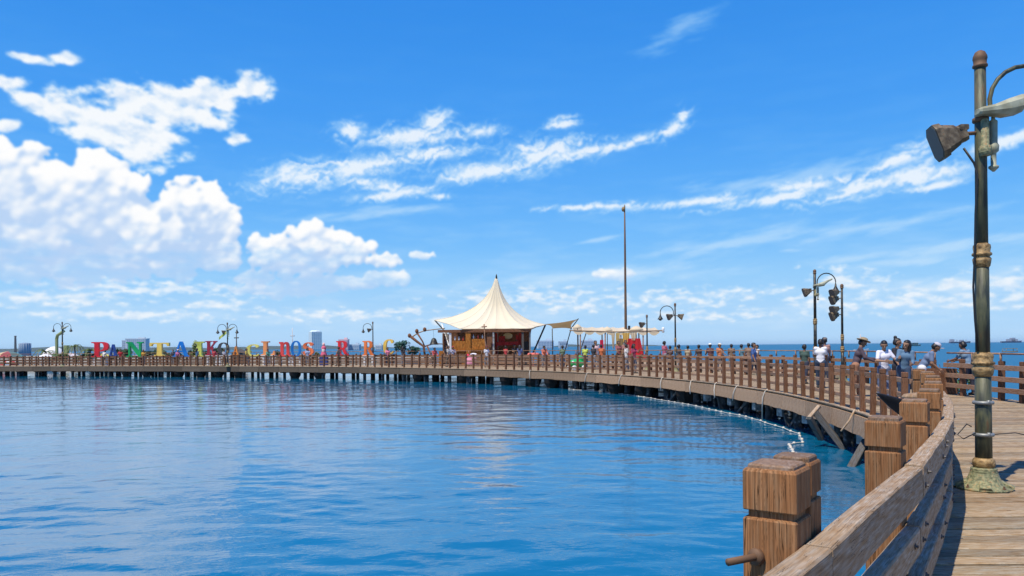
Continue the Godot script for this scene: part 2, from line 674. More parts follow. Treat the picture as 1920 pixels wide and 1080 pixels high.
func grain_image(seed_: int, weathered: bool, strong := 1.0) -> Array:
	# u runs along the grain
	var size := 512
	var streak := noise(1.0, 5, seed_)
	streak.fractal_gain = 0.7
	var patch := noise(1.0, 3, seed_ + 1)
	var crack := noise(1.0, 3, seed_ + 2)
	var colour := Image.create(size, size, false, Image.FORMAT_RGB8)
	var relief := Image.create(size, size, false, Image.FORMAT_L8)
	for y in size:
		var ty := smoothstep(0.86, 1.0, float(y) / size)
		for x in size:
			var tx := smoothstep(0.86, 1.0, float(x) / size)
			var v := 0.0
			var p := 0.0
			var k := 0.0
			for q in 2:
				if q == 1 and tx <= 0.0 and ty <= 0.0:
					break
				var sx := float(x) - (size if q == 1 and tx > 0.0 else 0)
				var sy := float(y) - (size if q == 1 and ty > 0.0 else 0)
				var wgt := 1.0 - maxf(tx, ty) if q == 0 else maxf(tx, ty)
				var bend := patch.get_noise_2d(sx * 0.006, sy * 0.012) * 5.0
				v += wgt * streak.get_noise_2d(sx * 0.0028, (sy + bend) * 0.09)
				p += wgt * patch.get_noise_2d(sx * 0.011 + 50.0, sy * 0.02)
				k += wgt * absf(crack.get_noise_2d(sx * 0.0022 + 9.0, (sy + bend) * 0.035))
			var dark := smoothstep(0.03 if weathered else 0.045, 0.0, k)
			var l := 0.78 + v * (0.19 if weathered else 0.34) * strong + p * 0.14 * strong
			l *= 1.0 - dark * (0.62 if weathered else 0.62)
			var col := Color(1.0, 0.90, 0.78).lerp(Color(0.93, 0.95, 0.98), clampf(0.5 + p * 0.8 - v * 0.3, 0.0, 1.0)) if weathered else Color(1.0, 0.94, 0.88).lerp(Color(0.88, 0.90, 0.92), clampf(0.35 + p * 1.1, 0.0, 1.0))
			colour.set_pixel(x, y, Color(clampf(l * col.r, 0, 1), clampf(l * col.g, 0, 1), clampf(l * col.b, 0, 1)))
			var hgt := clampf(0.62 + v * 0.38 - dark * 0.6, 0, 1)
			relief.set_pixel(x, y, Color(hgt, hgt, hgt))
	return [ImageTexture.create_from_image(colour), ImageTexture.create_from_image(relief)]


func wood(tex: Array, c: Color, relief := 0.5, rough := 0.85) -> StandardMaterial3D:
	var m := plain(c, rough)
	m.metallic_specular = 0.3
	m.albedo_texture = tex[0]
	m.heightmap_enabled = true
	m.heightmap_texture = tex[1]
	m.heightmap_scale = relief
	return m


func mottled(seed_: int, stops: Array, freq := 0.02, size := 256) -> NoiseTexture2D:
	var t := NoiseTexture2D.new()
	t.width = size
	t.height = size
	t.seamless = true
	t.noise = noise(freq, 5, seed_)
	var g := Gradient.new()
	g.offsets = PackedFloat32Array(stops.map(func(e): return e[0]))
	g.colors = PackedColorArray(stops.map(func(e): return (e[1] as Color).linear_to_srgb()))
	t.color_ramp = g
	return t


func patched(tex: Texture2D, scale := 1.0, rough := 0.8, metal := 0.0, bump: Texture2D = null, depth := 0.3) -> StandardMaterial3D:
	var m := plain(Color(1, 1, 1), rough, metal)
	m.albedo_texture = tex
	m.uv1_triplanar = true
	m.uv1_scale = Vector3.ONE * scale
	if bump:
		m.heightmap_enabled = true
		m.heightmap_texture = bump
		m.heightmap_scale = depth
	return m


func streaked(m: StandardMaterial3D) -> StandardMaterial3D:
	m.uv1_scale = Vector3(3.0, 0.55, 3.0)
	return m


func materials() -> void:
	var fresh := grain_image(3, false)
	var old := grain_image(14, true)
	var rough := grain_image(23, false, 1.35)
	M.post = wood(fresh, Color(0.56, 0.29, 0.135), 0.15)
	M.rail = wood(old, Color(0.74, 0.60, 0.45), 0.10)
	M.plank = wood(old, Color(0.71, 0.58, 0.405), 0.2)
	M.far_post = wood(fresh, Color(0.40, 0.205, 0.12), 0.2)
	M.far_rail = wood(old, Color(0.60, 0.40, 0.29), 0.15)
	M.fascia = wood(rough, Color(0.80, 0.56, 0.37), 0.15)
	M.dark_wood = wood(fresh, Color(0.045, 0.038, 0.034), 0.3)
	M.stall_wood = wood(fresh, Color(0.78, 0.33, 0.065), 0.2, 0.5)
	M.grey_wood = wood(old, Color(0.20, 0.21, 0.22), 0.3)
	var rough_bump := mottled(8, [[0.0, Color(0, 0, 0)], [1.0, Color(1, 1, 1)]], 0.05)
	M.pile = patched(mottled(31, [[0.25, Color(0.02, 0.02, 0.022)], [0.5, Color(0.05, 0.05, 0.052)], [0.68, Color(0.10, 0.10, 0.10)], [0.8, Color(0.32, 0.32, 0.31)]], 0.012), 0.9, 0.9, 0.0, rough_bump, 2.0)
	M.pale_concrete = patched(mottled(32, [[0.25, Color(0.18, 0.19, 0.19)], [0.6, Color(0.38, 0.39, 0.39)], [0.8, Color(0.5, 0.5, 0.49)]], 0.02), 0.9, 0.9, 0.0, rough_bump, 1.0)
	M.patina = streaked(patched(mottled(40, [[0.22, Color(0.016, 0.020, 0.018)], [0.45, Color(0.040, 0.048, 0.034)], [0.6, Color(0.085, 0.092, 0.048)], [0.78, Color(0.13, 0.125, 0.065)], [0.95, Color(0.16, 0.09, 0.04)]], 0.014), 1.3, 0.55, 0.08, rough_bump, 0.3))
	M.dark_metal = patched(mottled(41, [[0.25, Color(0.018, 0.020, 0.020)], [0.6, Color(0.045, 0.048, 0.045)], [0.85, Color(0.12, 0.09, 0.05)]], 0.02), 1.5, 0.5, 0.3)
	M.bronze = patched(mottled(42, [[0.2, Color(0.10, 0.060, 0.022)], [0.5, Color(0.32, 0.20, 0.075)], [0.7, Color(0.46, 0.31, 0.14)], [0.9, Color(0.14, 0.12, 0.07)]], 0.03), 2.0, 0.6, 0.2, rough_bump, 0.5)
	M.verdigris = patched(mottled(43, [[0.2, Color(0.07, 0.075, 0.04)], [0.4, Color(0.17, 0.18, 0.09)], [0.58, Color(0.26, 0.27, 0.15)], [0.72, Color(0.40, 0.33, 0.17)], [0.85, Color(0.33, 0.15, 0.05)]], 0.03), 2.6, 0.7, 0.0, rough_bump, 0.6)
	M.lamp_shell = patched(mottled(44, [[0.2, Color(0.26, 0.25, 0.16)], [0.5, Color(0.38, 0.385, 0.27)], [0.8, Color(0.46, 0.46, 0.34)]], 0.02), 1.0, 0.55, 0.1)
	M.flood = patched(mottled(45, [[0.2, Color(0.07, 0.05, 0.03)], [0.5, Color(0.13, 0.095, 0.055)], [0.75, Color(0.21, 0.17, 0.11)], [0.95, Color(0.22, 0.11, 0.05)]], 0.02), 2.0, 0.6, 0.2)
	M.glass = plain(Color(0.07, 0.065, 0.06), 0.5)
	M.rope = plain(Color(0.60, 0.56, 0.48), 0.9)
	M.cable = plain(Color(0.012, 0.012, 0.013), 0.5)
	M.bolt = plain(Color(0.16, 0.15, 0.14), 0.4, 0.7)
	M.rust = plain(Color(0.16, 0.09, 0.05), 0.7, 0.2)
	M.steel = plain(Color(0.26, 0.27, 0.26), 0.5, 0.4)
	M.white = plain(Color(0.78, 0.78, 0.76), 0.6)
	M.black = plain(Color(0.012, 0.012, 0.014), 0.6)
	M.any = plain(Color(1, 1, 1), 0.75)
	M.shiny = plain(Color(1, 1, 1), 0.28)
	M.cloth = plain(Color(1, 1, 1), 0.9)
	M.cloth.rim_enabled = true
	M.cloth.rim = 0.3
	M.canvas = patched(mottled(50, [[0.2, Color(0.69, 0.60, 0.42)], [0.5, Color(0.745, 0.66, 0.475)], [0.8, Color(0.77, 0.69, 0.51)]], 0.008), 0.15, 0.8)
	M.canvas.backlight_enabled = true
	M.canvas.backlight = Color(0.42, 0.38, 0.29)
	M.skin = plain(Color(1, 1, 1), 0.6)
	M.leaf = plain(Color(1, 1, 1), 0.6)
	M.leaf.backlight_enabled = true
	M.leaf.backlight = Color(0.3, 0.35, 0.1)
	M.ground = patched(mottled(60, [[0.2, Color(0.16, 0.14, 0.09)], [0.5, Color(0.30, 0.27, 0.2)], [0.8, Color(0.42, 0.39, 0.32)]], 0.01), 0.05, 0.95)
	var wave := NoiseTexture2D.new()
	wave.width = 512
	wave.height = 512
	wave.seamless = true
	wave.as_normal_map = true
	wave.bump_strength = 5.0
	wave.noise = noise(0.012, 5, 77, FastNoiseLite.TYPE_SIMPLEX)
	M.water = plain(Color(0.002, 0.124, 0.250), 0.03)
	M.water.vertex_color_use_as_albedo = false
	M.water.metallic_specular = 0.6
	M.water.normal_enabled = true
	M.water.normal_texture = wave
	M.water.normal_scale = 0.19
	M.sea = M.water.duplicate()
	M.sea.albedo_color = Color(0.020, 0.13, 0.235).linear_to_srgb()
	M.sea.roughness = 0.45
	M.sea.metallic_specular = 0.25
	M.sea.normal_scale = 0.3


# ------------------------------------------------------------------ water

func water() -> void:
	var xs := PackedFloat32Array()
	var zs := PackedFloat32Array()
	var x := -70.0
	while x < 18.0:
		xs.append(x)
		x += 0.15 if x > -12.0 and x < 9.0 else (0.25 if x > -24.0 else 0.45)
	xs.append(18.0)
	var z := -8.0
	while z < 100.0:
		zs.append(z)
		z += 0.10 if z > 5.0 and z < 16.0 else (0.17 if z < 24.0 else 0.17 + (z - 24.0) * 0.006)
	zs.append(100.0)
	var swell := noise(0.16, 2, 90)
	var chop := noise(0.55, 3, 91)
	var patches := noise(0.045, 3, 92)
	var ripple := noise(1.9, 2, 93)
	var nx := xs.size()
	var nz := zs.size()
	var verts := PackedVector3Array()
	var uvs := PackedVector2Array()
	var hs := PackedFloat32Array()
	hs.resize(nx * nz)
	for j in nz:
		for i in nx:
			var fade := smoothstep(0.0, 3.0, xs[i] + 70.0) * smoothstep(0.0, 3.0, 18.0 - xs[i]) * smoothstep(0.0, 3.0, zs[j] + 8.0) * smoothstep(0.0, 6.0, 100.0 - zs[j])
			var q := Vector2(xs[i] * 0.62 + zs[j] * 0.12, zs[j])
			var gust := 0.72 + 0.75 * patches.get_noise_2d(xs[i] * 0.7, zs[j] * 1.6)
			hs[j * nx + i] = (swell.get_noise_2d(q.x, q.y) * 0.022 + chop.get_noise_2d(q.x, q.y * 1.1) * 0.036 * clampf(gust, 0.25, 1.4) + ripple.get_noise_2d(xs[i] * 0.5 + zs[j] * 0.22, zs[j] * 0.95) * 0.0165 * clampf(gust + 0.15, 0.3, 1.4) * smoothstep(38.0, 12.0, zs[j])) * fade
			verts.append(w(xs[i], WATER + hs[j * nx + i], zs[j]))
			uvs.append(Vector2(xs[i] / 2.1, zs[j] / 1.05))
	var norms := PackedVector3Array()
	norms.resize(nx * nz)
	for j in nz:
		for i in nx:
			var i0 := maxi(i - 1, 0)
			var i1 := mini(i + 1, nx - 1)
			var j0 := maxi(j - 1, 0)
			var j1 := mini(j + 1, nz - 1)
			var sx := (hs[j * nx + i1] - hs[j * nx + i0]) / (xs[i1] - xs[i0])
			var sz := (hs[j1 * nx + i] - hs[j0 * nx + i]) / (zs[j1] - zs[j0])
			norms[j * nx + i] = Vector3(-sx, 1.0, sz).normalized()
	var idx := PackedInt32Array()
	for j in nz - 1:
		for i in nx - 1:
			var a := j * nx + i
			idx.append_array([a, a + nx, a + nx + 1, a, a + nx + 1, a + 1])
	var arr := []
	arr.resize(Mesh.ARRAY_MAX)
	arr[Mesh.ARRAY_VERTEX] = verts
	arr[Mesh.ARRAY_NORMAL] = norms
	arr[Mesh.ARRAY_TEX_UV] = uvs
	arr[Mesh.ARRAY_INDEX] = idx
	var am := ArrayMesh.new()
	am.add_surface_from_arrays(Mesh.PRIMITIVE_TRIANGLES, arr)
	structure(show_mesh(am, "lagoon_water", M.water))
	# the open sea round it, out to the horizon
	var s := new_st()
	for r in [[-9000.0, 100.0, 9000.0, 12000.0], [-9000.0, -3000.0, -70.0, 100.0], [18.0, -3000.0, 9000.0, 100.0], [-70.0, -3000.0, 18.0, -8.0]]:
		var p := [Vector2(r[0], r[1]), Vector2(r[2], r[1]), Vector2(r[2], r[3]), Vector2(r[0], r[3])]
		var v := p.map(func(e): return w(e.x, WATER, e.y))
		var t := p.map(func(e): return Vector2(e.x / 3.2, e.y / 1.9))
		quad(s, v[0], v[1], v[2], v[3], t[0], t[1], t[2], t[3])
	structure(put(s, "sea", M.sea))


# ------------------------------------------------------------------ the boardwalk

func boardwalk() -> void:
	var deck := Node3D.new()
	deck.name = "boardwalk"
	add_child(deck)
	structure(deck)
	var total := inner.get_baked_length()
	var bend := at_depth(inner, 27.0)
	# planks of the near stretch, laid straight across
	var z := -2.0
	while z < 27.0:
		var wd := rng.randf_range(0.19, 0.235)
		var a := along(inner, at_depth(inner, z + wd * 0.5))
		var b := along(outer, at_depth(outer, z + wd * 0.5))
		var x0 := a.x - 0.06 + rng.randf_range(-0.015, 0.015)
		var x1 := b.x + 0.5
		var cut := lerpf(x0, x1, rng.randf_range(0.4, 0.7))
		var skew := rng.randf_range(-0.006, 0.006)
		for e in [[x0, cut - 0.004], [cut + 0.004, x1]]:
			var g := rng.randf_range(0.62, 1.12)
			var warm := rng.randf_range(-0.06, 0.06)
			tint = Color(g * (1.0 + warm), g, g * (1.0 - warm))
			var s := new_st()
			var y := -0.0225 + rng.randf_range(-0.007, 0.004)
			beam(s, w(e[0], y, z + wd * 0.5 + skew), w(e[1], y + rng.randf_range(-0.003, 0.003), z + wd * 0.5 - skew), wd - rng.randf_range(0.018, 0.036), 0.045, 0.007)
			put(s, "plank", M.plank, deck)
		z += wd
	# the rest of the planks, fanned round the curve
	var far := new_st()
	var o0 := at_depth(outer, 27.0)
	var o1 := outer.get_baked_length()
	var s0 := bend
	while s0 < total - 0.3:
		var s1 := s0 + 0.24
		var g := rng.randf_range(0.7, 1.15)
		tint = Color(g, g * 0.98, g * 0.95)
		var t0 := (s0 - bend) / (total - bend)
		var t1 := (s1 - 0.014 - bend) / (total - bend)
		var a := along(inner, s0)
		var b := along(inner, s1 - 0.014)
		var c := along(outer, lerpf(o0, o1, t1))
		var d := along(outer, lerpf(o0, o1, t0))
		var inw := (a - d).normalized() * 0.06
		var dn := Vector3.DOWN * 0.045
		var ring0 := PackedVector3Array([a + inw + dn, b + inw + dn, b + inw, a + inw])
		var ring1 := PackedVector3Array([d - inw + dn, c - inw + dn, c - inw, d - inw])
		loft(far, [ring0, ring1], true, Vector2(0.83, 2.8), Vector2(rng.randf() * 4.0, rng.randf() * 4.0))
		s0 = s1
	put(far, "plank", M.plank, deck).set_meta("kind", "stuff")
	# edge board, fascia, bents and piles
	var step := 2.4
	s0 = 0.0
	while s0 < total - step:
		var a := along(inner, s0)
		var b := along(inner, s0 + step - 0.02)
		var d := (b - a).normalized()
		var out := Vector3.UP.cross(d)
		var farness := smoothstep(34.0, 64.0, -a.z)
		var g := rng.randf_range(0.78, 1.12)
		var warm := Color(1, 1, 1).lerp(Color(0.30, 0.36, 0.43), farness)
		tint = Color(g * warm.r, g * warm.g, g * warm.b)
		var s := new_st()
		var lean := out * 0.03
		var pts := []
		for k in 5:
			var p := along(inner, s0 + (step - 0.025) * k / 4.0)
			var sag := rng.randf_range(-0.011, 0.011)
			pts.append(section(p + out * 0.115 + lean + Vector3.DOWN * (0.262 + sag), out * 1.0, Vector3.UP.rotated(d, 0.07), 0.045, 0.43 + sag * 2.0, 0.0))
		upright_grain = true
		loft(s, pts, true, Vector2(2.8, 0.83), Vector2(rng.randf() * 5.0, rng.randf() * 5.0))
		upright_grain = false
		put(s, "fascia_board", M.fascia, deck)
		s = new_st()
		tint = Color(g, g, g)
		beam(s, a + out * 0.05 + Vector3.UP * 0.021, b + out * 0.05 + Vector3.UP * 0.021, 0.12, 0.034, 0.006)
		put(s, "edge_board", M.rail, deck)
		tint = Color(1, 1, 1)
		# one bent under each length: crossbeam on three piles
		var t := clampf((s0 - bend) / (total - bend), 0.0, 1.0)
		var q := along(outer, lerpf(o0, o1, t)) if s0 > bend else along(outer, at_depth(outer, -a.z))
		var over := (q - a)
		var wide := over.length()
		over = over.normalized()
		s = new_st()
		beam(s, a + over * 0.12 + Vector3.DOWN * 0.38, q - over * 0.1 + Vector3.DOWN * 0.38, 0.34, 0.36)
		put(s, "crossbeam", M.dark_wood, deck)
		var kinds := [0.35, wide * 0.5, wide - 0.5] if wide > 2.5 else [0.35]
		for e in kinds:
			for twin in (2 if rng.randf() < (0.8 if -a.z < 42.0 else 0.4) else 1):
				s = new_st()
				var r := rng.randf_range(0.13, 0.18)
				var foot: Vector3 = a + over * (e + rng.randf_range(-0.12, 0.12)) + d * (rng.randf_range(-0.1, 0.1) + twin * 0.8)
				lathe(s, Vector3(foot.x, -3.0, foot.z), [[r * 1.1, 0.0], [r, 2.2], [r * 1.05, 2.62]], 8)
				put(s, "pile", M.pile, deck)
		if rng.randf() < 0.65 and -a.z < 34.0:
			s = new_st()
			box(s, a + over * 0.3 + d * 1.2 + Vector3.DOWN * 0.62, Vector3(0.26, 0.42, 0.26), 0.02, rng.randf() * 0.5)
			put(s, "pile_cap", M.pale_concrete, deck)
		if rng.randf() < 0.5 and -a.z > 30.0:
			s = new_st()
			var q0 := a + over * 0.35 + d * rng.randf_range(0.2, 1.0)
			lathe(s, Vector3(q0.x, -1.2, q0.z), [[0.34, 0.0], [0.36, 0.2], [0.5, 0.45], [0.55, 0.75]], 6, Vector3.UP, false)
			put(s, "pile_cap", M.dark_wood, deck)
		s0 += step
	# stringers that carry the planks
	var joists := new_st()
	for lane in [0.12, 0.5, 0.88]:
		var k := 0.0
		while k < total - 2.5:
			var ends := []
			for e in [k, k + 2.5]:
				var a := along(inner, e)
				var t := clampf((e - bend) / (total - bend), 0.0, 1.0)
				var q := along(outer, lerpf(o0, o1, t)) if e > bend else along(outer, at_depth(outer, -a.z))
				ends.append(a.lerp(q, lane) + Vector3.DOWN * 0.125)
			beam(joists, ends[0], ends[1], 0.14, 0.15)
			k += 2.5
	put(joists, "stringer", M.dark_wood, deck).set_meta("kind", "stuff")
	# the side platform that carries the pavilion and the stalls
	var plat := Node3D.new()
	plat.name = "platform"
	add_child(plat)
	structure(plat)
	var s := new_st()
	tint = Color(0.9, 0.88, 0.86)
	var rim := [[10.4, 43.4], [19.5, 41.5], [19.5, 77.0], [-13.0, 77.0], [-11.5, 69.4], [-4.5, 63.8], [2.0, 57.8]]
	var top := PackedVector3Array()
	var low := PackedVector3Array()
	for e in rim:
		top.append(w(e[0], -0.06, e[1]))
		low.append(w(e[0], -0.34, e[1]))
	loft(s, [low, top], true, Vector2(0.83, 0.4))
	put(s, "deck", M.plank, plat)
	tint = Color(1, 1, 1)
	for e in [[18.5, 42.5], [18.5, 50.0], [14.5, 43.5], [16.5, 58.0], [16.5, 64.0], [12.0, 50.0], [11.0, 58.0], [5.0, 60.0], [4.0, 68.0], [-2.0, 66.0], [-8.0, 70.0], [-8.0, 76.0], [2.0, 76.0], [12.0, 76.0]]:
		s = new_st()
		lathe(s, w(e[0], -3.0, e[1]), [[0.2, 0.0], [0.18, 2.66]], 8)
		put(s, "pile", M.pile, plat)


# ------------------------------------------------------------------ railings

func notched_post(s: SurfaceTool, p: Vector3, turn: float, wd: float, foot: float, top: float) -> void:
	var side := Vector3(1, 0, 0).rotated(Vector3.UP, turn)
	var u := Vector3.UP.cross(side)
	var rings := []
	var c := wd * 0.035
	for e in [[foot, 1.0], [top - wd * 0.98, 1.0], [top - wd * 0.95, 0.96], [top - wd * 0.94, 0.84], [top - wd * 0.81, 0.84], [top - wd * 0.80, 0.98], [top - wd * 0.78, 1.0], [top - wd * 0.07, 1.0], [top - wd * 0.02, 0.94], [top, 0.80]]:
		rings.append(section(p + Vector3.UP * e[0], side, u, wd * e[1], wd * e[1], c))
	loft(s, rings, true, Vector2(0.83, 2.8), Vector2(rng.randf() * 5.0, rng.randf() * 5.0))


func railings() -> void:
	# the heavy near railing
	var near := thing("timber_railing", "heavy timber railing with thick capped posts in the foreground, lagoon side", "railing")
	var spots := []
	for p in [[-2.3, -2.0], [-0.7, 0.5], [0.96, 2.72], [2.19, 4.39], [3.08, 5.72], [3.89, 6.97], [4.7, 8.34], [5.5, 9.77], [6.23, 11.2], [6.75, 12.4]]:
		spots.append(inner.get_closest_offset(w(p[0], 0, p[1])))
	var twin: float = spots[2] + 0.23
	for k in spots.size() + 1:
		var at: float = twin if k == spots.size() else spots[k]
		var g := rng.randf_range(0.86, 1.12)
		tint = Color(g, g, g)
		var d := heading(inner, at)
		var s := new_st()
		var p := along(inner, at)
		notched_post(s, p, atan2(d.x, d.z) + rng.randf_range(-0.03, 0.03), 0.155 if k == spots.size() else 0.19, -0.55, 1.15 + rng.randf_range(-0.008, 0.008))
		var post := put(s, "post", M.post, near)
		s = new_st()
		var pw := 0.155 if k == spots.size() else 0.19
		tint = Color(g * 0.60, g * 0.53, g * 0.52)
		var yaw := atan2(d.x, d.z)
		var sd := Vector3(1, 0, 0).rotated(Vector3.UP, yaw)
		var fw := Vector3.UP.cross(sd)
		loft(s, [section(p + Vector3.UP * 1.147, sd, fw, pw * 0.87, pw * 0.87, 0.01), section(p + Vector3.UP * 1.164, sd, fw, pw * 0.86, pw * 0.86, 0.012), section(p + Vector3.UP * 1.170, sd, fw, pw * 0.80, pw * 0.80, 0.012)], true, Vector2(0.83, 2.8), Vector2(rng.randf() * 5.0, rng.randf() * 5.0))
		put(s, "cap", M.rail, post)
	for k in spots.size() - 1:
		for row in [[0.80, 0.19, 0.10], [0.47, 0.16, 0.085], [0.16, 0.15, 0.085]]:
			var a := along(inner, spots[k] - 0.02)
			var b := along(inner, spots[k + 1] - 0.032)
			var d := (b - a).normalized()
			var right := d.cross(Vector3.UP)
			var g := rng.randf_range(0.85, 1.1)
			tint = Color(g, g * 0.99, g * 0.97)
			var off: Vector3 = right * (0.097 + row[2] * 0.5)
			var s := new_st()
			var rings := []
			for e in 7:
				var f := e / 6.0
				var wob := rng.randf_range(-0.003, 0.003)
				rings.append(section(a.lerp(b, f) + off + Vector3.UP * (row[0] + wob + sin(f * PI) * 0.004), Vector3.UP.cross(d), Vector3.UP, row[2] + rng.randf_range(-0.003, 0.003), row[1] + wob, 0.009))
			loft(s, rings, true, Vector2(0.83, 2.8), Vector2(rng.randf() * 5.0, rng.randf() * 5.0))
			var rail := put(s, "rail", M.rail, near)
			if k >= 1 and k < 7:
				for e in [0.06, 0.16, 0.9]:
					if rng.randf() < 0.75:
						var bs := new_st()
						var bp: Vector3 = a.lerp(b, e) + off + right * (row[2] * 0.5) + Vector3.UP * (row[0] + rng.randf_range(-0.05, 0.05))
						lathe(bs, bp - right * 0.004, [[0.017, 0.0], [0.017, 0.012], [0.008, 0.013], [0.008, 0.024]], 8, right, false)
						tint = Color(1, 1, 1)
						put(bs, "bolt", M.bolt, rail)
	# the long lagoon side railing
	rail_run(inner, at_depth(inner, 13.8), inner.get_baked_length() - 0.5, 0.86, 1.08, 0.112, false, "timber_railing", "long brown railing of close set posts curving along the lagoon edge")
	# the sea side railing
	rail_run(outer, at_depth(outer, 12.0), at_depth(outer, 23.2), 0.95, 1.08, 0.13, true, "timber_railing", "sea side plank railing with pale handrail behind the near lamp post, at the right edge")
	rail_run(outer, at_depth(outer, 24.0), outer.get_baked_length() - 0.5, 0.98, 1.06, 0.13, true, "timber_railing", "sea side railing with thin handrail behind the walkers, far edge of the boardwalk")


func rail_run(c: Curve3D, from: float, to: float, gap: float, top: float, wd: float, sea: bool, called: String, label: String) -> void:
	var r := thing(called, label, "railing")
	var meshes := []
	for k in 5:
		var s := new_st()
		var g := [0.8, 0.95, 1.05, 1.2, 0.88][k] as float
		tint = Color(g, g, g)
		var hgt := top + [0.0, 0.02, -0.02, 0.01, -0.01][k] as float
		notched_post(s, Vector3.ZERO, 0.0, wd, -0.4, hgt)
		s.generate_normals()
		meshes.append(s.commit())
	var n := int((to - from) / gap)
	for k in n + 1:
		var at := from + k * gap + rng.randf_range(-0.03, 0.03)
		var o := show_mesh(meshes[rng.randi() % 5], "post", M.far_post, r)
		var d := heading(c, at)
		o.position = along(c, at)
		o.rotation = Vector3(rng.randf_range(-0.035, 0.035), atan2(d.x, d.z) + rng.randf_range(-0.12, 0.12), rng.randf_range(-0.035, 0.035))
	var span := gap * 3.0
	var at := from
	while at < to - 0.5:
		var e := minf(at + span, to)
		var a := along(c, at + 0.004)
		var b := along(c, e - 0.004)
		var d := (b - a).normalized()
		var right := d.cross(Vector3.UP) * (-1.0 if sea else 1.0)
		for row in [0.90, 0.60, 0.30]:
			var g := rng.randf_range(0.75, 1.2)
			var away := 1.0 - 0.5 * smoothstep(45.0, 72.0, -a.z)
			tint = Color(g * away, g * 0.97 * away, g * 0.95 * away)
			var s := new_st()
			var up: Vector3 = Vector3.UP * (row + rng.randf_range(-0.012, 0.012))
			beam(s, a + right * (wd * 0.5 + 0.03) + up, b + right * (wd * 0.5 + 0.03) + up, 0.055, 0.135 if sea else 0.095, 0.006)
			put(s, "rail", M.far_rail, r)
		if sea:
			tint = Color(1, 1, 1)
			var s := new_st()
			tube(s, [a + Vector3.UP * 1.28, b + Vector3.UP * 1.28], 0.028, 6)
			for f in [a, a.lerp(b, 0.5)]:
				tube(s, [f + Vector3.UP * (top - 0.05), f + Vector3.UP * 1.28], 0.035, 6)
			put(s, "handrail", M.far_rail, r)
		at = e
	tint = Color(1, 1, 1)


# ------------------------------------------------------------------ lamp posts

func lamps() -> void:
	lamp(w(5.15, 0, 8.17), 4.79, "tall dark green lamp post with bronze collars in the right foreground", [1], [[-0.22, -0.92, -1]], true, 2, true)
	lamp(w(13.0, 0, 32.0), 4.79, "dark lamp post with arched arm behind the man in the white shirt", [1], [[-0.1, -0.92, -1]], true, 2)
	lamp(w(13.85, 0, 31.3), 4.1, "thinner dark lamp post with stacked floodlights, right of the arched lamp post", [], [[0.25, -0.35, -1], [0.1, -0.62, -1], [0.3, -1.05, -1], [0.0, -1.3, -1]], false, 0)
	lamp(w(9.85, 0, 45.0), 4.14, "lamp post with arm curling left and paired floodlights, right of the flagpole", [-1], [[0.2, -0.78, -1], [0.2, -0.78, 1]], false, 0)
	lamp(w(9.05, -0.06, 50.0), 3.72, "slim grey lamp post with one pale floodlight beside the red curtains", [], [[0.3, -0.62, -1]], false, 0)
	lamp(w(-12.9, 0, 69.3), 4.05, "lamp post with single arm curling left between the orange and yellow letters", [-1], [[0.4, -0.75, -1]], false, 0)
	var flagged := lamp(w(-26.4, 0, 69.3), 4.1, "double arched lamp post with green and yellow streamer behind the yellow curved letter", [-1, 1], [[0.3, -0.85, -1]], true, 1)
	lamp(w(-46.3, 0, 76.9), 4.6, "double arched lamp post left of the red letter P", [-1, 1], [], true, 1)
	for e in [[Vector3(-0.05, 3.3, 0.08), Vector3(-0.75, 2.75, 0.1), Color(0.55, 0.55, 0.12), 0.26], [Vector3(0.02, 3.35, 0.1), Vector3(0.12, 2.6, 0.1), Color(0.10, 0.38, 0.18), 0.24]]:
		var cs := new_st()
		tint = e[2]
		drape(cs, e[0], e[1], e[3], 0.04, 2)
		put(cs, "streamer", M.cloth, flagged)
	tint = Color(1, 1, 1)
	var fp := thing("flagpole", "tall bare brown flagpole rising behind the stalls right of the tent", "flagpole", w(8.85, -0.06, 58.0))
	var s := new_st()
	lathe(s, Vector3.ZERO, [[0.2, 0.0], [0.2, 0.25], [0.12, 0.3]], 10)
	put(s, "base", M.pale_concrete, fp)
	s = new_st()
	lathe(s, Vector3.UP * 0.28, [[0.115, 0.0], [0.10, 4.0], [0.075, 9.0], [0.05, 12.2]], 10)
	put(s, "pole", M.rust, fp)
	s = new_st()
	blob(s, Vector3(-0.1, 12.25, 0), Vector3(0.14, 0.2, 0.14))
	put(s, "pulley", M.bronze, fp)
	s = new_st()
	lathe(s, Vector3.UP * 12.3, [[0.05, 0.0], [0.05, 0.2], [0.0, 0.34]], 8)
	put(s, "finial", M.bronze, fp)
	s = new_st()
	box(s, Vector3(0.26, 2.95, 0), Vector3(0.16, 0.5, 0.2), 0.02)
	put(s, "loudspeaker", M.black, fp)


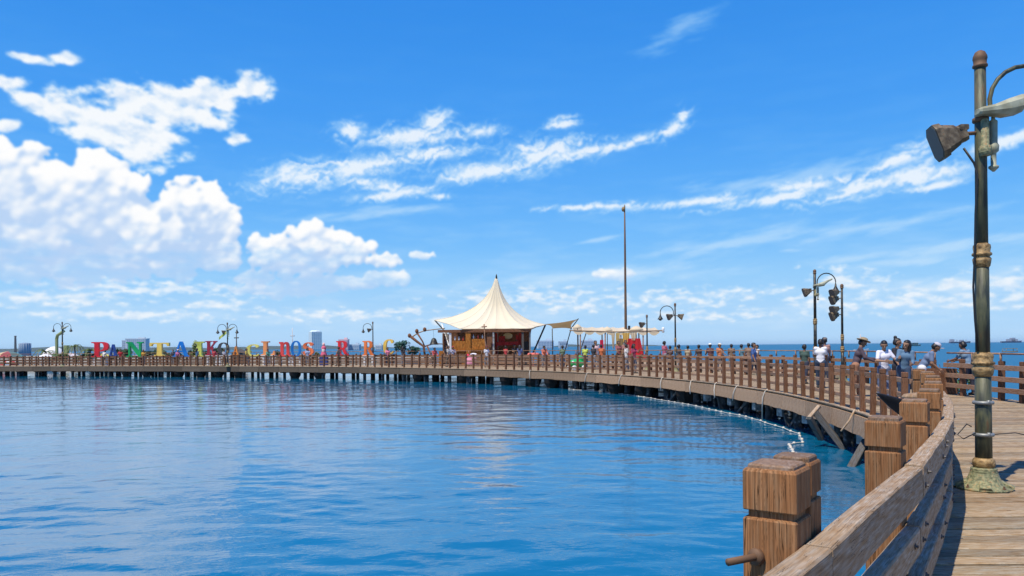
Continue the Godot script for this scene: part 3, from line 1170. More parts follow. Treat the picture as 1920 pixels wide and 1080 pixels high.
func lamp(at: Vector3, top: float, label: String, arms: Array, floods: Array, cobra: bool, tubes: int, near := false) -> Node3D:
	var o := thing("lamp_post", label, "lamp post", at, 0.0, "lamp posts along the boardwalk")
	var n := 20 if near else 10
	var dy := top - 4.79
	var thin := 1.0 if dy > -0.3 else 0.8
	var body: Material = M.patina if near else M.dark_metal
	var s := new_st()
	lathe(s, Vector3.ZERO, [[0.27, 0.0], [0.275, 0.018], [0.225, 0.035], [0.185, 0.07], [0.155, 0.12], [0.135, 0.17], [0.125, 0.21], [0.13, 0.225], [0.09, 0.235]], n)
	if near:
		for k in 4:
			var a := TAU * k / 4.0 + 0.5
			beam(s, Vector3(cos(a) * 0.10, 0.10, sin(a) * 0.10), Vector3(cos(a) * 0.27, 0.022, sin(a) * 0.27), 0.12, 0.05, 0.012)
	var base := put(s, "base", M.verdigris, o)
	if near:
		for k in 4:
			var a := TAU * k / 4.0 + 1.25
			s = new_st()
			lathe(s, Vector3(cos(a) * 0.235, 0.015, sin(a) * 0.235), [[0.022, 0.0], [0.022, 0.022], [0.01, 0.023], [0.01, 0.045]], 6, Vector3.UP, false)
			put(s, "bolt", M.rust, base)
	s = new_st()
	lathe(s, Vector3.ZERO, [[0.085, 0.23], [0.105, 0.24], [0.112, 0.265], [0.108, 0.31], [0.095, 0.33], [0.08, 0.34]], n)
	put(s, "collar", M.bronze, o)
	s = new_st()
	lathe(s, Vector3.ZERO, [[0.083 * thin, 0.3], [0.079 * thin, 1.25]], n)
	lathe(s, Vector3.ZERO, [[0.071 * thin, 1.42], [0.068 * thin, 2.46 + dy]], n)
	lathe(s, Vector3.ZERO, [[0.062 * thin, 2.6 + dy], [0.056 * thin, 4.64 + dy]], n)
	put(s, "shaft", body, o)
	for e in [[1.22, 0.105], [2.41 + dy, 0.088]]:
		s = new_st()
		var r: float = e[1] * thin
		lathe(s, Vector3.UP * e[0], [[r * 0.72, 0.0], [r * 0.9, 0.02], [r * 0.98, 0.06], [r * 1.04, 0.10], [r * 0.84, 0.125], [r * 1.1, 0.14], [r * 1.1, 0.16], [r * 0.9, 0.175], [r * 0.98, 0.22], [r * 0.95, 0.25], [r * 0.7, 0.27]], n)
		put(s, "collar", M.bronze, o)
	s = new_st()
	lathe(s, Vector3.UP * (4.6 + dy), [[0.058, 0.0], [0.074, 0.01], [0.074, 0.03], [0.063, 0.04], [0.066, 0.08], [0.072, 0.10], [0.068, 0.13], [0.058, 0.15], [0.05, 0.17], [0.02, 0.19]], n)
	put(s, "cap", M.rust, o)
	if near:
		for y in [0.94, 0.59]:
			s = new_st()
			lathe(s, Vector3.UP * y, [[0.08, -0.02], [0.10, -0.017], [0.106, 0.0], [0.10, 0.017], [0.08, 0.02]], n)
			lathe(s, Vector3(0.0, y, 0.09), [[0.02, -0.02], [0.02, 0.03]], 6)
			put(s, "clamp", M.steel, o)
		s = new_st()
		tube(s, [Vector3(-0.1, 0.61, 0.02), Vector3(-0.25, 0.55, 0.05), Vector3(-0.32, 0.60, 0.06), Vector3(-0.2, 0.71, 0.03), Vector3(-0.15, 0.68, 0.03)], 0.006, 6)
		tube(s, [Vector3(0.1, 0.59, 0.0), Vector3(0.32, 0.61, 0.04), Vector3(0.46, 0.58, 0.05)], 0.006, 6)
		put(s, "wire", M.cable, o)
		s = new_st()
		tube(s, [Vector3(-0.20, 3.72, 0.02), Vector3(-0.10, 3.55, 0.04), Vector3(-0.072, 3.42, 0.05), Vector3(-0.09, 3.0, 0.04), Vector3(-0.10, 2.6, 0.04), Vector3(-0.115, 2.2, 0.03), Vector3(-0.10, 1.85, 0.03), Vector3(-0.085, 1.5, 0.05)], 0.012, 6)
		put(s, "cable", M.cable, o)
	for side in arms:
		s = new_st()
		var pts := []
		for k in 13:
			var a := PI * (1.06 - 1.12 * k / 12.0)
			pts.append(Vector3(side * (0.50 + 0.40 * cos(a)), 4.22 + dy + 0.40 * sin(a), 0))
		pts.push_front(Vector3(side * 0.06, 4.05 + dy, 0))
		tube(s, pts, 0.024, 8)
		var arm := put(s, "arm", body, o)
		s = new_st()
		var hook: Vector3 = pts[pts.size() - 1]
		lathe(s, hook + Vector3.DOWN * 0.34, [[0.17, 0.0], [0.165, 0.03], [0.12, 0.09], [0.08, 0.17], [0.045, 0.24], [0.03, 0.36]], 12)
		put(s, "lamp_shade", M.dark_metal, arm)
		s = new_st()
		blob(s, hook + Vector3.DOWN * 0.35, Vector3(0.09, 0.07, 0.09))
		put(s, "bulb", M.glass, arm)
	for f in floods:
		var ax := Vector3(f[2] * 0.94, -0.34, f[0]).normalized()
		var back := Vector3(f[2] * 0.16, top + f[1] + 0.03, 0.0)
		s = new_st()
		var sd := Vector3.UP.cross(ax).normalized()
		var hood := []
		for e in [[0.05, 0.0], [0.09, 0.012], [0.095, 0.09], [0.115, 0.11], [0.165, 0.24], [0.185, 0.25], [0.195, 0.31], [0.195, 0.325]]:
			hood.append(section(back + ax * e[1], sd, ax.cross(sd), e[0] * 1.7, e[0] * 2.0, e[0] * 0.35))
		loft(s, hood)
		box(s, back + ax * 0.06 + Vector3(0, 0.06, 0.03), Vector3(0.10, 0.06, 0.10), 0.01)
		var fl := put(s, "floodlight", M.flood, o)
		s = new_st()
		loft(s, [section(back + ax * 0.327, sd, ax.cross(sd), 0.30, 0.36, 0.06), section(back + ax * 0.331, sd, ax.cross(sd), 0.30, 0.36, 0.06)])
		put(s, "lens", M.glass, fl)
		s = new_st()
		tube(s, [Vector3(f[2] * 0.03, top + f[1] + 0.02, 0), back + ax * 0.05], 0.022, 6)
		put(s, "bracket", M.rust, fl)
	if cobra:
		# a street light head lying across the pole
		s = new_st()
		var rings := []
		for e in [[-0.10, 0.08, 0.05, 0.0], [-0.08, 0.12, 0.075, 0.0], [0.06, 0.15, 0.10, 0.015], [0.2, 0.2, 0.17, 0.035], [0.34, 0.21, 0.19, 0.07], [0.39, 0.18, 0.13, 0.105], [0.52, 0.11, 0.09, 0.19], [0.70, 0.08, 0.07, 0.27]]:
			rings.append(section(Vector3(e[0], 4.09 + dy + e[3], 0.1), Vector3(0, 0, -1), Vector3.UP, e[1] * 1.2, e[2], e[2] * 0.3))
		loft(s, rings)
		put(s, "street_light", M.lamp_shell, o)
		s = new_st()
		lathe(s, Vector3.UP * (4.0 + dy), [[0.06, 0.0], [0.08, 0.01], [0.08, 0.05], [0.06, 0.06]], 12)
		put(s, "bracket", M.rust, o)
	for k in tubes:
		s = new_st()
		var p := Vector3(0.125, 3.46 + dy, 0.02) if k == 0 else Vector3(0.0, 3.62 + dy, 0.075)
		if k == 0:
			lathe(s, p, [[0.01, 0.0], [0.05, 0.04], [0.05, 0.06], [0.028, 0.07], [0.028, 0.20], [0.05, 0.22], [0.055, 0.28], [0.04, 0.31], [0.042, 0.55], [0.02, 0.57], [0.015, 0.66]], 12)
		else:
			lathe(s, p, [[0.05, 0.0], [0.062, 0.02], [0.062, 0.10], [0.04, 0.12], [0.042, 0.38], [0.03, 0.40]], 12)
		put(s, "siren_tube", M.lamp_shell if k == 0 else M.verdigris, o)
	return o


# ------------------------------------------------------------------ pavilion

func pavilion() -> void:
	var o := thing("pavilion", "cream tensile tent pavilion with pointed peak and timber bar beneath", "pavilion", w(-1.36, -0.06, 68.0))
	var apex := 8.16
	var rim := [Vector3(-5.65, 4.13, 0.3), Vector3(-3.1, 3.24, 4.0), Vector3(3.0, 3.22, 4.0), Vector3(4.45, 3.62, 0.5), Vector3(3.2, 3.3, -4.2), Vector3(-3.2, 3.3, -4.2)]
	var prof := [[0.0, 0.0], [0.035, 0.12], [0.072, 0.25], [0.11, 0.345], [0.157, 0.447], [0.205, 0.53], [0.26, 0.602], [0.32, 0.67], [0.38, 0.728], [0.46, 0.79], [0.55, 0.85], [0.65, 0.90], [0.75, 0.94], [0.88, 0.976], [1.0, 1.0]]
	var s := new_st()
	s.set_smooth_group(0)
	tint = Color(1, 1, 1)
	var rings := []
	var seams := []
	for e in prof:
		var ring := PackedVector3Array()
		for k in 6:
			var a: Vector3 = rim[k]
			var b: Vector3 = rim[(k + 1) % 6]
			var parts := 4 if k == 1 or k == 4 else 2
			for j in parts * 6:
				var t := float(j) / (parts * 6)
				var p := a.lerp(b, t)
				var scallop := sin(t * PI) * 0.05
				var f := fmod(t * parts, 1.0)
				var x := Vector3(p.x * e[0] * (1.0 - scallop * e[0]), 0, p.z * e[0] * (1.0 - scallop * e[0]))
				x.y = apex - (apex - p.y) * e[1] - sin(f * PI) * 0.16 * e[0] * (1.05 - e[0]) * 2.0
				ring.append(x)
		rings.append(ring)
	rings.reverse()
	loft(s, rings, false)
	var roof := put(s, "roof", M.canvas, o)
	for j in range(0, rings[0].size(), 6):
		var line := []
		for e in rings:
			line.append(e[j] + Vector3.UP * 0.012)
		s = new_st()
		tint = Color(0.72, 0.65, 0.53)
		tube(s, line, 0.018, 5, 0.010)
		put(s, "seam", M.any, roof)
	tint = Color(1, 1, 1)
	s = new_st()
	tube(s, Array(rings[0]) + [rings[0][0]], 0.03, 6)
	put(s, "edge_cable", M.canvas, roof)
	s = new_st()
	lathe(s, Vector3.UP * (apex - 0.3), [[0.10, 0.0], [0.07, 0.25], [0.02, 0.42]], 8)
	put(s, "mast_tip", M.dark_metal, roof)
	s = new_st()
	tube(s, [Vector3(0, 0, -1.0), Vector3(0, apex - 0.3, 0)], 0.09, 8)
	put(s, "mast", M.steel, o)
	# raking struts under the corners
	for e in [[Vector3(-5.6, 4.1, 0.3), Vector3(-4.4, 2.9, 2.0), M.dark_metal, 0.06], [Vector3(-4.9, 3.75, 1.2), Vector3(-3.55, 0.0, 3.4), M.white, 0.06], [Vector3(4.4, 3.6, 0.5), Vector3(2.7, 0.0, 3.0), M.dark_metal, 0.075], [Vector3(3.2, 3.3, -4.2), Vector3(2.6, 0.0, -3.4), M.steel, 0.06], [Vector3(-3.2, 3.3, -4.2), Vector3(-2.8, 0.0, -3.4), M.steel, 0.06]]:
		s = new_st()
		tube(s, [e[0], e[1]], e[3], 8)
		put(s, "strut", e[2], o)
	# timber body: x is local, z toward the viewer
	var out := 0.72
	var parts := [
		["post", -4.05, -3.85, 0.0, 2.9, 3.0, 0.2, M.white], ["post", -2.62, -2.2, 0.0, 3.0, 3.0, 0.25, M.stall_wood], ["post", -0.30, -0.16, 0.0, 2.95, 3.05, 0.18, M.pale_concrete], ["post", 2.20, 2.38, 0.0, 3.0, 3.0, 0.18, M.grey_wood], ["post", 2.85, 2.98, 0.0, 3.0, 2.9, 0.16, M.steel],
		["counter_panel", -3.78, -2.64, 0.0, 2.2, 2.96, 0.10, M.stall_wood], ["counter_panel", -2.18, -0.95, 0.0, 2.35, 2.96, 0.10, M.stall_wood], ["counter_panel", -4.95, -4.10, 0.0, 1.35, 2.90, 0.10, M.stall_wood], ["wall_panel", -0.80, -0.32, 0.0, 2.90, 2.98, 0.08, M.far_post],
		["shelf", -2.20, -0.93, 1.42, 1.52, 3.05, 0.30, M.stall_wood], ["shelf", -3.80, -2.62, 1.30, 1.40, 3.05, 0.30, M.stall_wood], ["fascia_beam", -5.0, 3.0, 2.92, 3.16, 3.12, 0.10, M.far_post],
		["back_wall", -4.6, 3.0, 0.0, 3.1, -2.6, 0.12, M.far_post], ["side_wall", -4.72, -4.60, 0.0, 2.9, 0.0, 5.2, M.far_post]]
	for e in parts:
		s = new_st()
		tint = Color(1, 1, 1) * rng.randf_range(0.85, 1.1)
		tint.a = 1.0
		box(s, Vector3((e[1] + e[2]) * 0.5, (e[3] + e[4]) * 0.5, e[5] + (out if e[5] > 2.0 else 0.0)), Vector3(e[2] - e[1], e[4] - e[3], e[6]), 0.012)
		put(s, e[0], e[7], o)
	# windows over the counters
	for e in [[-2.14, -0.98, 2.40, 2.86, 3], [-3.72, -2.68, 2.26, 2.86, 3]]:
		s = new_st()
		tint = Color(1, 1, 1)
		var pitch: float = (e[1] - e[0]) / e[4]
		for k in int(e[4]) + 1:
			box(s, Vector3(e[0] + pitch * k, (e[2] + e[3]) * 0.5, 2.96 + out), Vector3(0.05, e[3] - e[2], 0.07), 0.006)
		box(s, Vector3((e[0] + e[1]) * 0.5, e[3] + 0.024, 2.96 + out), Vector3(e[1] - e[0] + 0.05, 0.05, 0.075), 0.006)
		var fr := put(s, "window", M.far_post, o)
		for k in int(e[4]):
			s = new_st()
			tint = [Color(0.7, 0.72, 0.7), Color(0.75, 0.1, 0.05), Color(0.8, 0.8, 0.75)][(k + int(e[4] * e[0] * -1.0)) % 3]
			lathe(s, Vector3(e[0] + pitch * (k + 0.5), e[2] - 0.02, 2.9 + out), [[0.05, 0.0], [0.07, 0.05], [0.07, 0.2], [0.03, 0.28], [0.025, 0.36]], 8)
			put(s, "bottle", M.shiny, fr)
	# red banners and drapes in the open bay
	for e in [[Vector3(-0.05, 2.05, 2.9), Vector3(1.95, 2.12, 2.9), 0.30], [Vector3(0.2, 2.55, 2.6), Vector3(0.75, 2.6, 2.6), 0.5], [Vector3(1.7, 2.75, 2.7), Vector3(2.15, 2.5, 2.7), 0.45]]:
		s = new_st()
		tint = Color(0.36, 0.02, 0.018)
		drape(s, e[0], e[1], e[2], 0.04, 3)
		put(s, "red_banner", M.cloth, o)
	for e in [[-0.1, 0.2], [1.95, 0.22]]:
		s = new_st()
		drape(s, Vector3(e[0], 2.85, 2.75), Vector3(e[0] + e[1], 2.85, 2.75), 2.2, 0.06, 4)
		put(s, "red_curtain", M.cloth, o)
	s = new_st()
	tint = Color(0.55, 0.5, 0.32)
	blob(s, Vector3(1.0, 2.62, 1.6), Vector3(0.42, 0.28, 0.1))
	put(s, "round_sign", M.any, o)
	tint = Color(1, 1, 1)
	s = new_st()
	box(s, Vector3(2.6, 1.05, 2.85), Vector3(0.42, 2.1, 0.05), 0.01)
	put(s, "dark_door", M.black, o)
	# side sail at the right
	var sail := thing("shade_sail", "small cream shade sail stretched right of the tent pavilion", "shade sail", w(3.0, -0.06, 66.0))
	s = new_st()
	s.set_smooth_group(0)
	var a := Vector3(-0.15, 3.62, 0.0)
	var b := Vector3(2.75, 4.0, 1.2)
	var c := Vector3(2.45, 3.25, -2.6)
	var d := Vector3(0.75, 3.3, -2.8)
	var grid := []
	for i in 11:
		var row := []
		for j in 11:
			var u := i / 10.0
			var v := j / 10.0
			var pinch := Vector2((u - 0.5) * (1.0 - 0.22 * sin(v * PI)) + 0.5, (v - 0.5) * (1.0 - 0.22 * sin(u * PI)) + 0.5)
			row.append(a.lerp(b, pinch.x).lerp(d.lerp(c, pinch.x), pinch.y) + Vector3.UP * sin(u * PI) * sin(v * PI) * 0.18)
		grid.append(row)
	for i in 10:
		for j in 10:
			quad(s, grid[i][j], grid[i][j + 1], grid[i + 1][j + 1], grid[i + 1][j])
	put(s, "canvas", M.canvas, sail)
	for e in [[Vector3(2.78, 4.03, 1.2), Vector3(2.2, 3.2, 0.4)], [Vector3(2.45, 3.27, -2.6), Vector3(1.5, 0.0, -2.4)], [Vector3(0.72, 3.3, -2.8), Vector3(0.75, 0.0, -2.8)], [Vector3(3.6, 2.9, 0.0), Vector3(2.6, 0.0, 0.0)]]:
		s = new_st()
		tube(s, [e[0], e[1]], 0.045, 7)
		put(s, "pole", M.dark_metal, sail)
	# crooked wooden cross
	var cr := thing("wooden_cross", "crooked wooden cross post standing before the tent counter", "post", w(-2.3, -0.06, 63.6))
	s = new_st()
	tube(s, [Vector3(0.12, 0, 0), Vector3(0.06, 0.9, 0), Vector3(0.10, 1.6, 0), Vector3(0.0, 2.4, 0), Vector3(-0.06, 3.6, 0)], 0.075, 7, 0.055)
	put(s, "upright", M.far_rail, cr)
	s = new_st()
	tube(s, [Vector3(-0.28, 3.36, 0.06), Vector3(0.18, 3.40, 0.06)], 0.05, 7)
	put(s, "crosspiece", M.far_rail, cr)
	# driftwood frame with a bell at the left
	var df := thing("driftwood_frame", "driftwood pole frame with hanging dark bell and net left of the tent", "frame", w(-7.4, -0.06, 66.0))
	for e in [[[Vector3(-1.5, 2.55, 0), Vector3(-0.9, 2.95, 0), Vector3(-0.3, 3.15, 0), Vector3(1.5, 3.35, 0)], 0.06, M.rail], [[Vector3(-1.55, 2.65, 0), Vector3(-1.0, 2.2, 0), Vector3(-0.4, 1.75, 0), Vector3(-0.2, 0, 0)], 0.13, M.far_post], [[Vector3(-1.0, 3.0, 0), Vector3(-0.5, 2.2, 0), Vector3(-0.3, 1.7, 0)], 0.08, M.far_post], [[Vector3(-0.35, 1.75, 0), Vector3(0.5, 2.0, 0), Vector3(1.3, 1.95, 0)], 0.06, M.far_post], [[Vector3(-0.1, 1.8, 0), Vector3(0.25, 1.0, 0), Vector3(0.4, 0, 0)], 0.07, M.far_post], [[Vector3(1.3, 1.95, 0), Vector3(1.45, 1.0, 0), Vector3(1.3, 0, 0)], 0.06, M.far_post], [[Vector3(0.45, 3.2, 0), Vector3(0.5, 2.7, 0), Vector3(0.45, 2.4, 0)], 0.015, M.cable]]:
		s = new_st()
		tube(s, e[0], e[1], 7, e[1] * 0.7)
		put(s, "pole" if e[1] > 0.02 else "rope", e[2], df)
	for e in [Vector3(-1.65, 2.72, 0), Vector3(-1.0, 3.12, 0), Vector3(-0.3, 3.25, 0)]:
		s = new_st()
		blob(s, e, Vector3(0.16, 0.2, 0.15))
		put(s, "knot", M.far_post, df)
	s = new_st()
	lathe(s, Vector3(0.5, 1.9, 0), [[0.42, 0.0], [0.36, 0.08], [0.27, 0.3], [0.2, 0.5], [0.08, 0.6]], 12)
	put(s, "bell", M.dark_metal, df)
	s = new_st()
	for k in 7:
		var x := 1.2 + k * 0.09
		tube(s, [Vector3(x * 0.9 + 0.15, 3.2, 0.1), Vector3(x + 0.05, 2.2, 0.1), Vector3(x + 0.25, 1.2, 0.1), Vector3(x + 0.2, 0.1, 0.1)], 0.012, 4)
	for k in 9:
		tube(s, [Vector3(1.25 + k * 0.03, 3.0 - k * 0.28, 0.1), Vector3(1.8 + k * 0.04, 2.9 - k * 0.28, 0.1)], 0.012, 4)
	put(s, "net", M.rope, df)


func drape(s: SurfaceTool, a: Vector3, b: Vector3, drop: float, fold: float, waves: int, bottom := 1.0) -> void:
	# hanging cloth with folds; bottom widens or narrows the hem
	s.set_smooth_group(0)
	var n := waves * 8
	var mid := (a + b) * 0.5
	var front := []
	for r in 5:
		var row := []
		for k in n + 1:
			var t := float(k) / n
			var p := a.lerp(b, t)
			var g := r / 4.0
			p = Vector3(mid.x + (p.x - mid.x) * lerpf(1.0, bottom, g), p.y - drop * g, mid.z + (p.z - mid.z) * lerpf(1.0, bottom, g) + sin(t * waves * TAU) * fold * (0.3 + 0.7 * g))
			row.append(p)
		front.append(row)
	for r in 4:
		for k in n:
			quad(s, front[r + 1][k], front[r + 1][k + 1], front[r][k + 1], front[r][k])
			var back := Vector3(0, 0, -0.008)
			quad(s, front[r][k] + back, front[r][k + 1] + back, front[r + 1][k + 1] + back, front[r + 1][k] + back)
	s.set_smooth_group(-1)


func chair(at: Vector3, turn: float, label: String) -> void:
	var o := thing("chair", label, "chair", at, turn, "chairs by the pavilion")
	tint = Color(0.06, 0.04, 0.035)
	var s := new_st()
	box(s, Vector3(0, 0.46, 0), Vector3(0.42, 0.035, 0.42), 0.012)
	put(s, "seat", M.any, o)
	for e in [[-0.18, 0.18], [0.18, 0.18], [-0.18, -0.18], [0.18, -0.18]]:
		s = new_st()
		tube(s, [Vector3(e[0], 0.45, e[1]), Vector3(e[0] * 1.12, 0.0, e[1] * 1.12)], 0.018, 6)
		put(s, "leg", M.any, o)
	s = new_st()
	var arc := []
	for k in 11:
		var a := PI * k / 10.0
		arc.append(Vector3(-0.2 * cos(a), 0.72 + 0.26 * sin(a), -0.2 - 0.06 * sin(a)))
	arc.push_front(Vector3(-0.19, 0.46, -0.18))
	arc.append(Vector3(0.19, 0.46, -0.18))
	tube(s, arc, 0.024, 6)
	tube(s, [Vector3(0, 0.46, -0.19), Vector3(0, 0.97, -0.26)], 0.02, 6)
	put(s, "backrest", M.any, o)
	tint = Color(1, 1, 1)


# ------------------------------------------------------------------ stalls

func stalls() -> void:
	var o := thing("market_stall", "long open stall with scalloped cream awning and hanging curtains behind the flagpole", "stall", w(0, -0.06, 57.0))
	var s := new_st()
	tube(s, [Vector3(4.4, 2.86, 0), Vector3(8.0, 2.72, 0), Vector3(11.6, 2.78, 0)], 0.05, 7)
	put(s, "boom", M.rail, o)
	s = new_st()
	lathe(s, Vector3(11.55, 2.62, 0), [[0.06, 0.0], [0.11, 0.05], [0.08, 0.2], [0.13, 0.32], [0.05, 0.42]], 8)
	put(s, "boom_end", M.white, o)
	var cream := Color(0.60, 0.50, 0.34)
	for k in 8:
		s = new_st()
		tint = cream * (0.92 if k % 2 else 1.04)
		tint.a = 1.0
		var x := 4.7 + k * 0.82
		var h := 2.84 - k * 0.015
		# a sagging strip of awning with its valance
		s.set_smooth_group(0)
		for i in 6:
			for j in 4:
				var q := []
				for e in [[i, j], [i + 1, j], [i + 1, j + 1], [i, j + 1]]:
					var u: float = e[0] / 6.0
					var v: float = e[1] / 4.0
					q.append(Vector3(x + u * 0.82, h + v * 0.34 - sin(u * PI) * 0.07, -v * 1.8))
				quad(s, q[0], q[1], q[2], q[3])
		put(s, "awning_strip", M.cloth, o)
		s = new_st()
		s.set_smooth_group(0)
		for i in 8:
			var u0 := i / 8.0
			var u1 := (i + 1) / 8.0
			var top0 := Vector3(x + u0 * 0.82, h - sin(u0 * PI) * 0.07, 0.012)
			var top1 := Vector3(x + u1 * 0.82, h - sin(u1 * PI) * 0.07, 0.012)
			quad(s, top0 + Vector3(0, -0.10 - sin(u0 * PI) * 0.16, 0.03), top1 + Vector3(0, -0.10 - sin(u1 * PI) * 0.16, 0.03), top1, top0)
		put(s, "valance", M.cloth, o)
	for e in [5.2, 7.1, 8.3, 10.0]:
		tint = Color(1, 1, 1)
		s = new_st()
		tube(s, [Vector3(e, 0, -0.05), Vector3(e + 0.03, 2.74, -0.05)], 0.05, 6)
		put(s, "post", M.far_rail, o)
		s = new_st()
		tube(s, [Vector3(e, 0, -1.8), Vector3(e, 3.05, -1.8)], 0.05, 6)
		put(s, "post", M.far_rail, o)
	for e in [[8.75, 9.75, 2.2, 1.35, Color(0.48, 0.012, 0.02), 1.5, "red_curtain"], [8.40, 8.95, 2.62, 0.7, Color(0.60, 0.38, 0.09), 0.8, "yellow_curtain"], [7.9, 8.2, 2.62, 1.7, Color(0.55, 0.40, 0.14), 0.7, "yellow_curtain"], [7.55, 7.85, 2.65, 1.2, cream, 0.3, "cream_curtain"], [9.0, 9.5, 2.65, 0.6, cream, 0.5, "cream_curtain"], [8.05, 8.5, 2.2, 1.5, Color(0.25, 0.17, 0.07), 0.9, "brown_curtain"]]:
		s = new_st()
		tint = e[4]
		drape(s, Vector3(e[0], e[2], 0.06 + 0.02 * e[0]), Vector3(e[1], e[2], 0.06 + 0.02 * e[0]), e[3], 0.05, 3, e[5])
		put(s, e[6], M.cloth, o)
	s = new_st()
	tint = Color(0.5, 0.02, 0.03)
	box(s, Vector3(9.2, 0.72, 0.5), Vector3(1.9, 0.5, 0.5), 0.03)
	put(s, "red_counter", M.cloth, o)
	for e in [[7.35, 2.78, 0.42, "cream dome umbrella on the stall roof left of the flagpole"], [9.6, 2.82, 0.55, "cream dome umbrella on the stall roof right of the flagpole"], [5.05, 3.0, 0.35, "small white dome umbrella beside the shade sail"]]:
		var um := thing("umbrella", e[3], "umbrella", w(e[0], -0.06, 57.5))
		s = new_st()
		tint = cream
		lathe(s, Vector3.UP * e[1], [[e[2], 0.0], [e[2] * 0.9, 0.12], [e[2] * 0.6, 0.25], [e[2] * 0.2, 0.33], [0.02, 0.36]], 10)
		put(s, "canopy", M.cloth, um)
		s = new_st()
		tube(s, [Vector3.ZERO, Vector3.UP * e[1]], 0.03, 6)
		put(s, "pole", M.steel, um)
	# a red banner, a ride, a tent of netting
	var bn := thing("banner", "narrow crimson banner on a post left of the stall", "banner", w(6.75, -0.06, 56.0))
	s = new_st()
	tint = Color(1, 1, 1)
	tube(s, [Vector3.ZERO, Vector3.UP * 2.5], 0.04, 6)
	put(s, "pole", M.dark_metal, bn)
	s = new_st()
	tint = Color(0.55, 0.01, 0.05)
	drape(s, Vector3(-0.16, 2.1, 0.06), Vector3(0.10, 2.1, 0.06), 1.5, 0.03, 1)
	put(s, "cloth", M.cloth, bn)
	var ride := thing("kiddie_ride", "bright green rounded kiddie ride car on the boardwalk behind the railing", "ride", w(4.25, 0, 49.2), 0.4)
	s = new_st()
	tint = Color(0.02, 0.42, 0.10)
	blob(s, Vector3(0, 0.45, 0), Vector3(0.62, 0.30, 0.42), 12, 8)
	blob(s, Vector3(0.22, 0.72, 0), Vector3(0.30, 0.26, 0.30), 10, 8)
	put(s, "body", M.shiny, ride)
	for e in [[-0.35, 0.34], [0.35, 0.34], [-0.35, -0.34], [0.35, -0.34]]:
		s = new_st()
		tint = Color(0.75, 0.75, 0.75)
		lathe(s, Vector3(e[0], 0.17, e[1] - 0.05), [[0.08, 0.0], [0.17, 0.01], [0.17, 0.09], [0.08, 0.10]], 12, Vector3(0, 0, 1))
		put(s, "wheel", M.shiny, ride)
	s = new_st()
	blob(s, Vector3(-0.42, 0.55, 0.28), Vector3(0.09, 0.09, 0.09))
	put(s, "headlight", M.shiny, ride)
	# a pink covered table and chairs before the bar
	var tb := thing("table", "round table under a pink and white cloth in front of the tent bar", "table", w(-3.35, -0.06, 62.6))
	s = new_st()
	tint = Color(0.75, 0.30, 0.42)
	lathe(s, Vector3.ZERO, [[0.62, 0.15], [0.56, 0.5], [0.5, 0.9], [0.48, 0.93], [0.1, 0.95]], 14)
	put(s, "tablecloth", M.cloth, tb)
	s = new_st()
	tint = Color(0.8, 0.78, 0.8)
	blob(s, Vector3(0.12, 1.02, 0), Vector3(0.34, 0.14, 0.25))
	put(s, "folded_cloth", M.cloth, tb)
	s = new_st()
	tint = Color(0.6, 0.03, 0.06)
	blob(s, Vector3(-0.35, 0.9, 0.2), Vector3(0.22, 0.2, 0.2))
	put(s, "cushion", M.cloth, tb)
	var t2 := thing("table", "round table with a red and white top right of the tent doorway", "table", w(1.75, -0.06, 61.5))
	s = new_st()
	tint = Color(0.72, 0.16, 0.12)
	lathe(s, Vector3.ZERO, [[0.3, 0.0], [0.06, 0.06], [0.05, 0.9], [0.5, 0.95], [0.5, 1.02], [0.42, 1.12], [0.1, 1.14]], 14)
	put(s, "top", M.cloth, t2)
	var tags := ["black bentwood chair just left of the crooked cross", "black bentwood chair just right of the crooked cross", "black bentwood chair before the red draped bay", "black bentwood chair beside the dark doorway", "black bentwood chair right of the red topped table"]
	var xs := [-2.75, -1.75, -0.3, 0.95, 2.6]
	for k in 5:
		chair(w(xs[k], -0.06, 62.4), [2.8, 3.4, 3.0, 0.3, 2.6][k], tags[k])
	tint = Color(1, 1, 1)


# ------------------------------------------------------------------ the row of letters

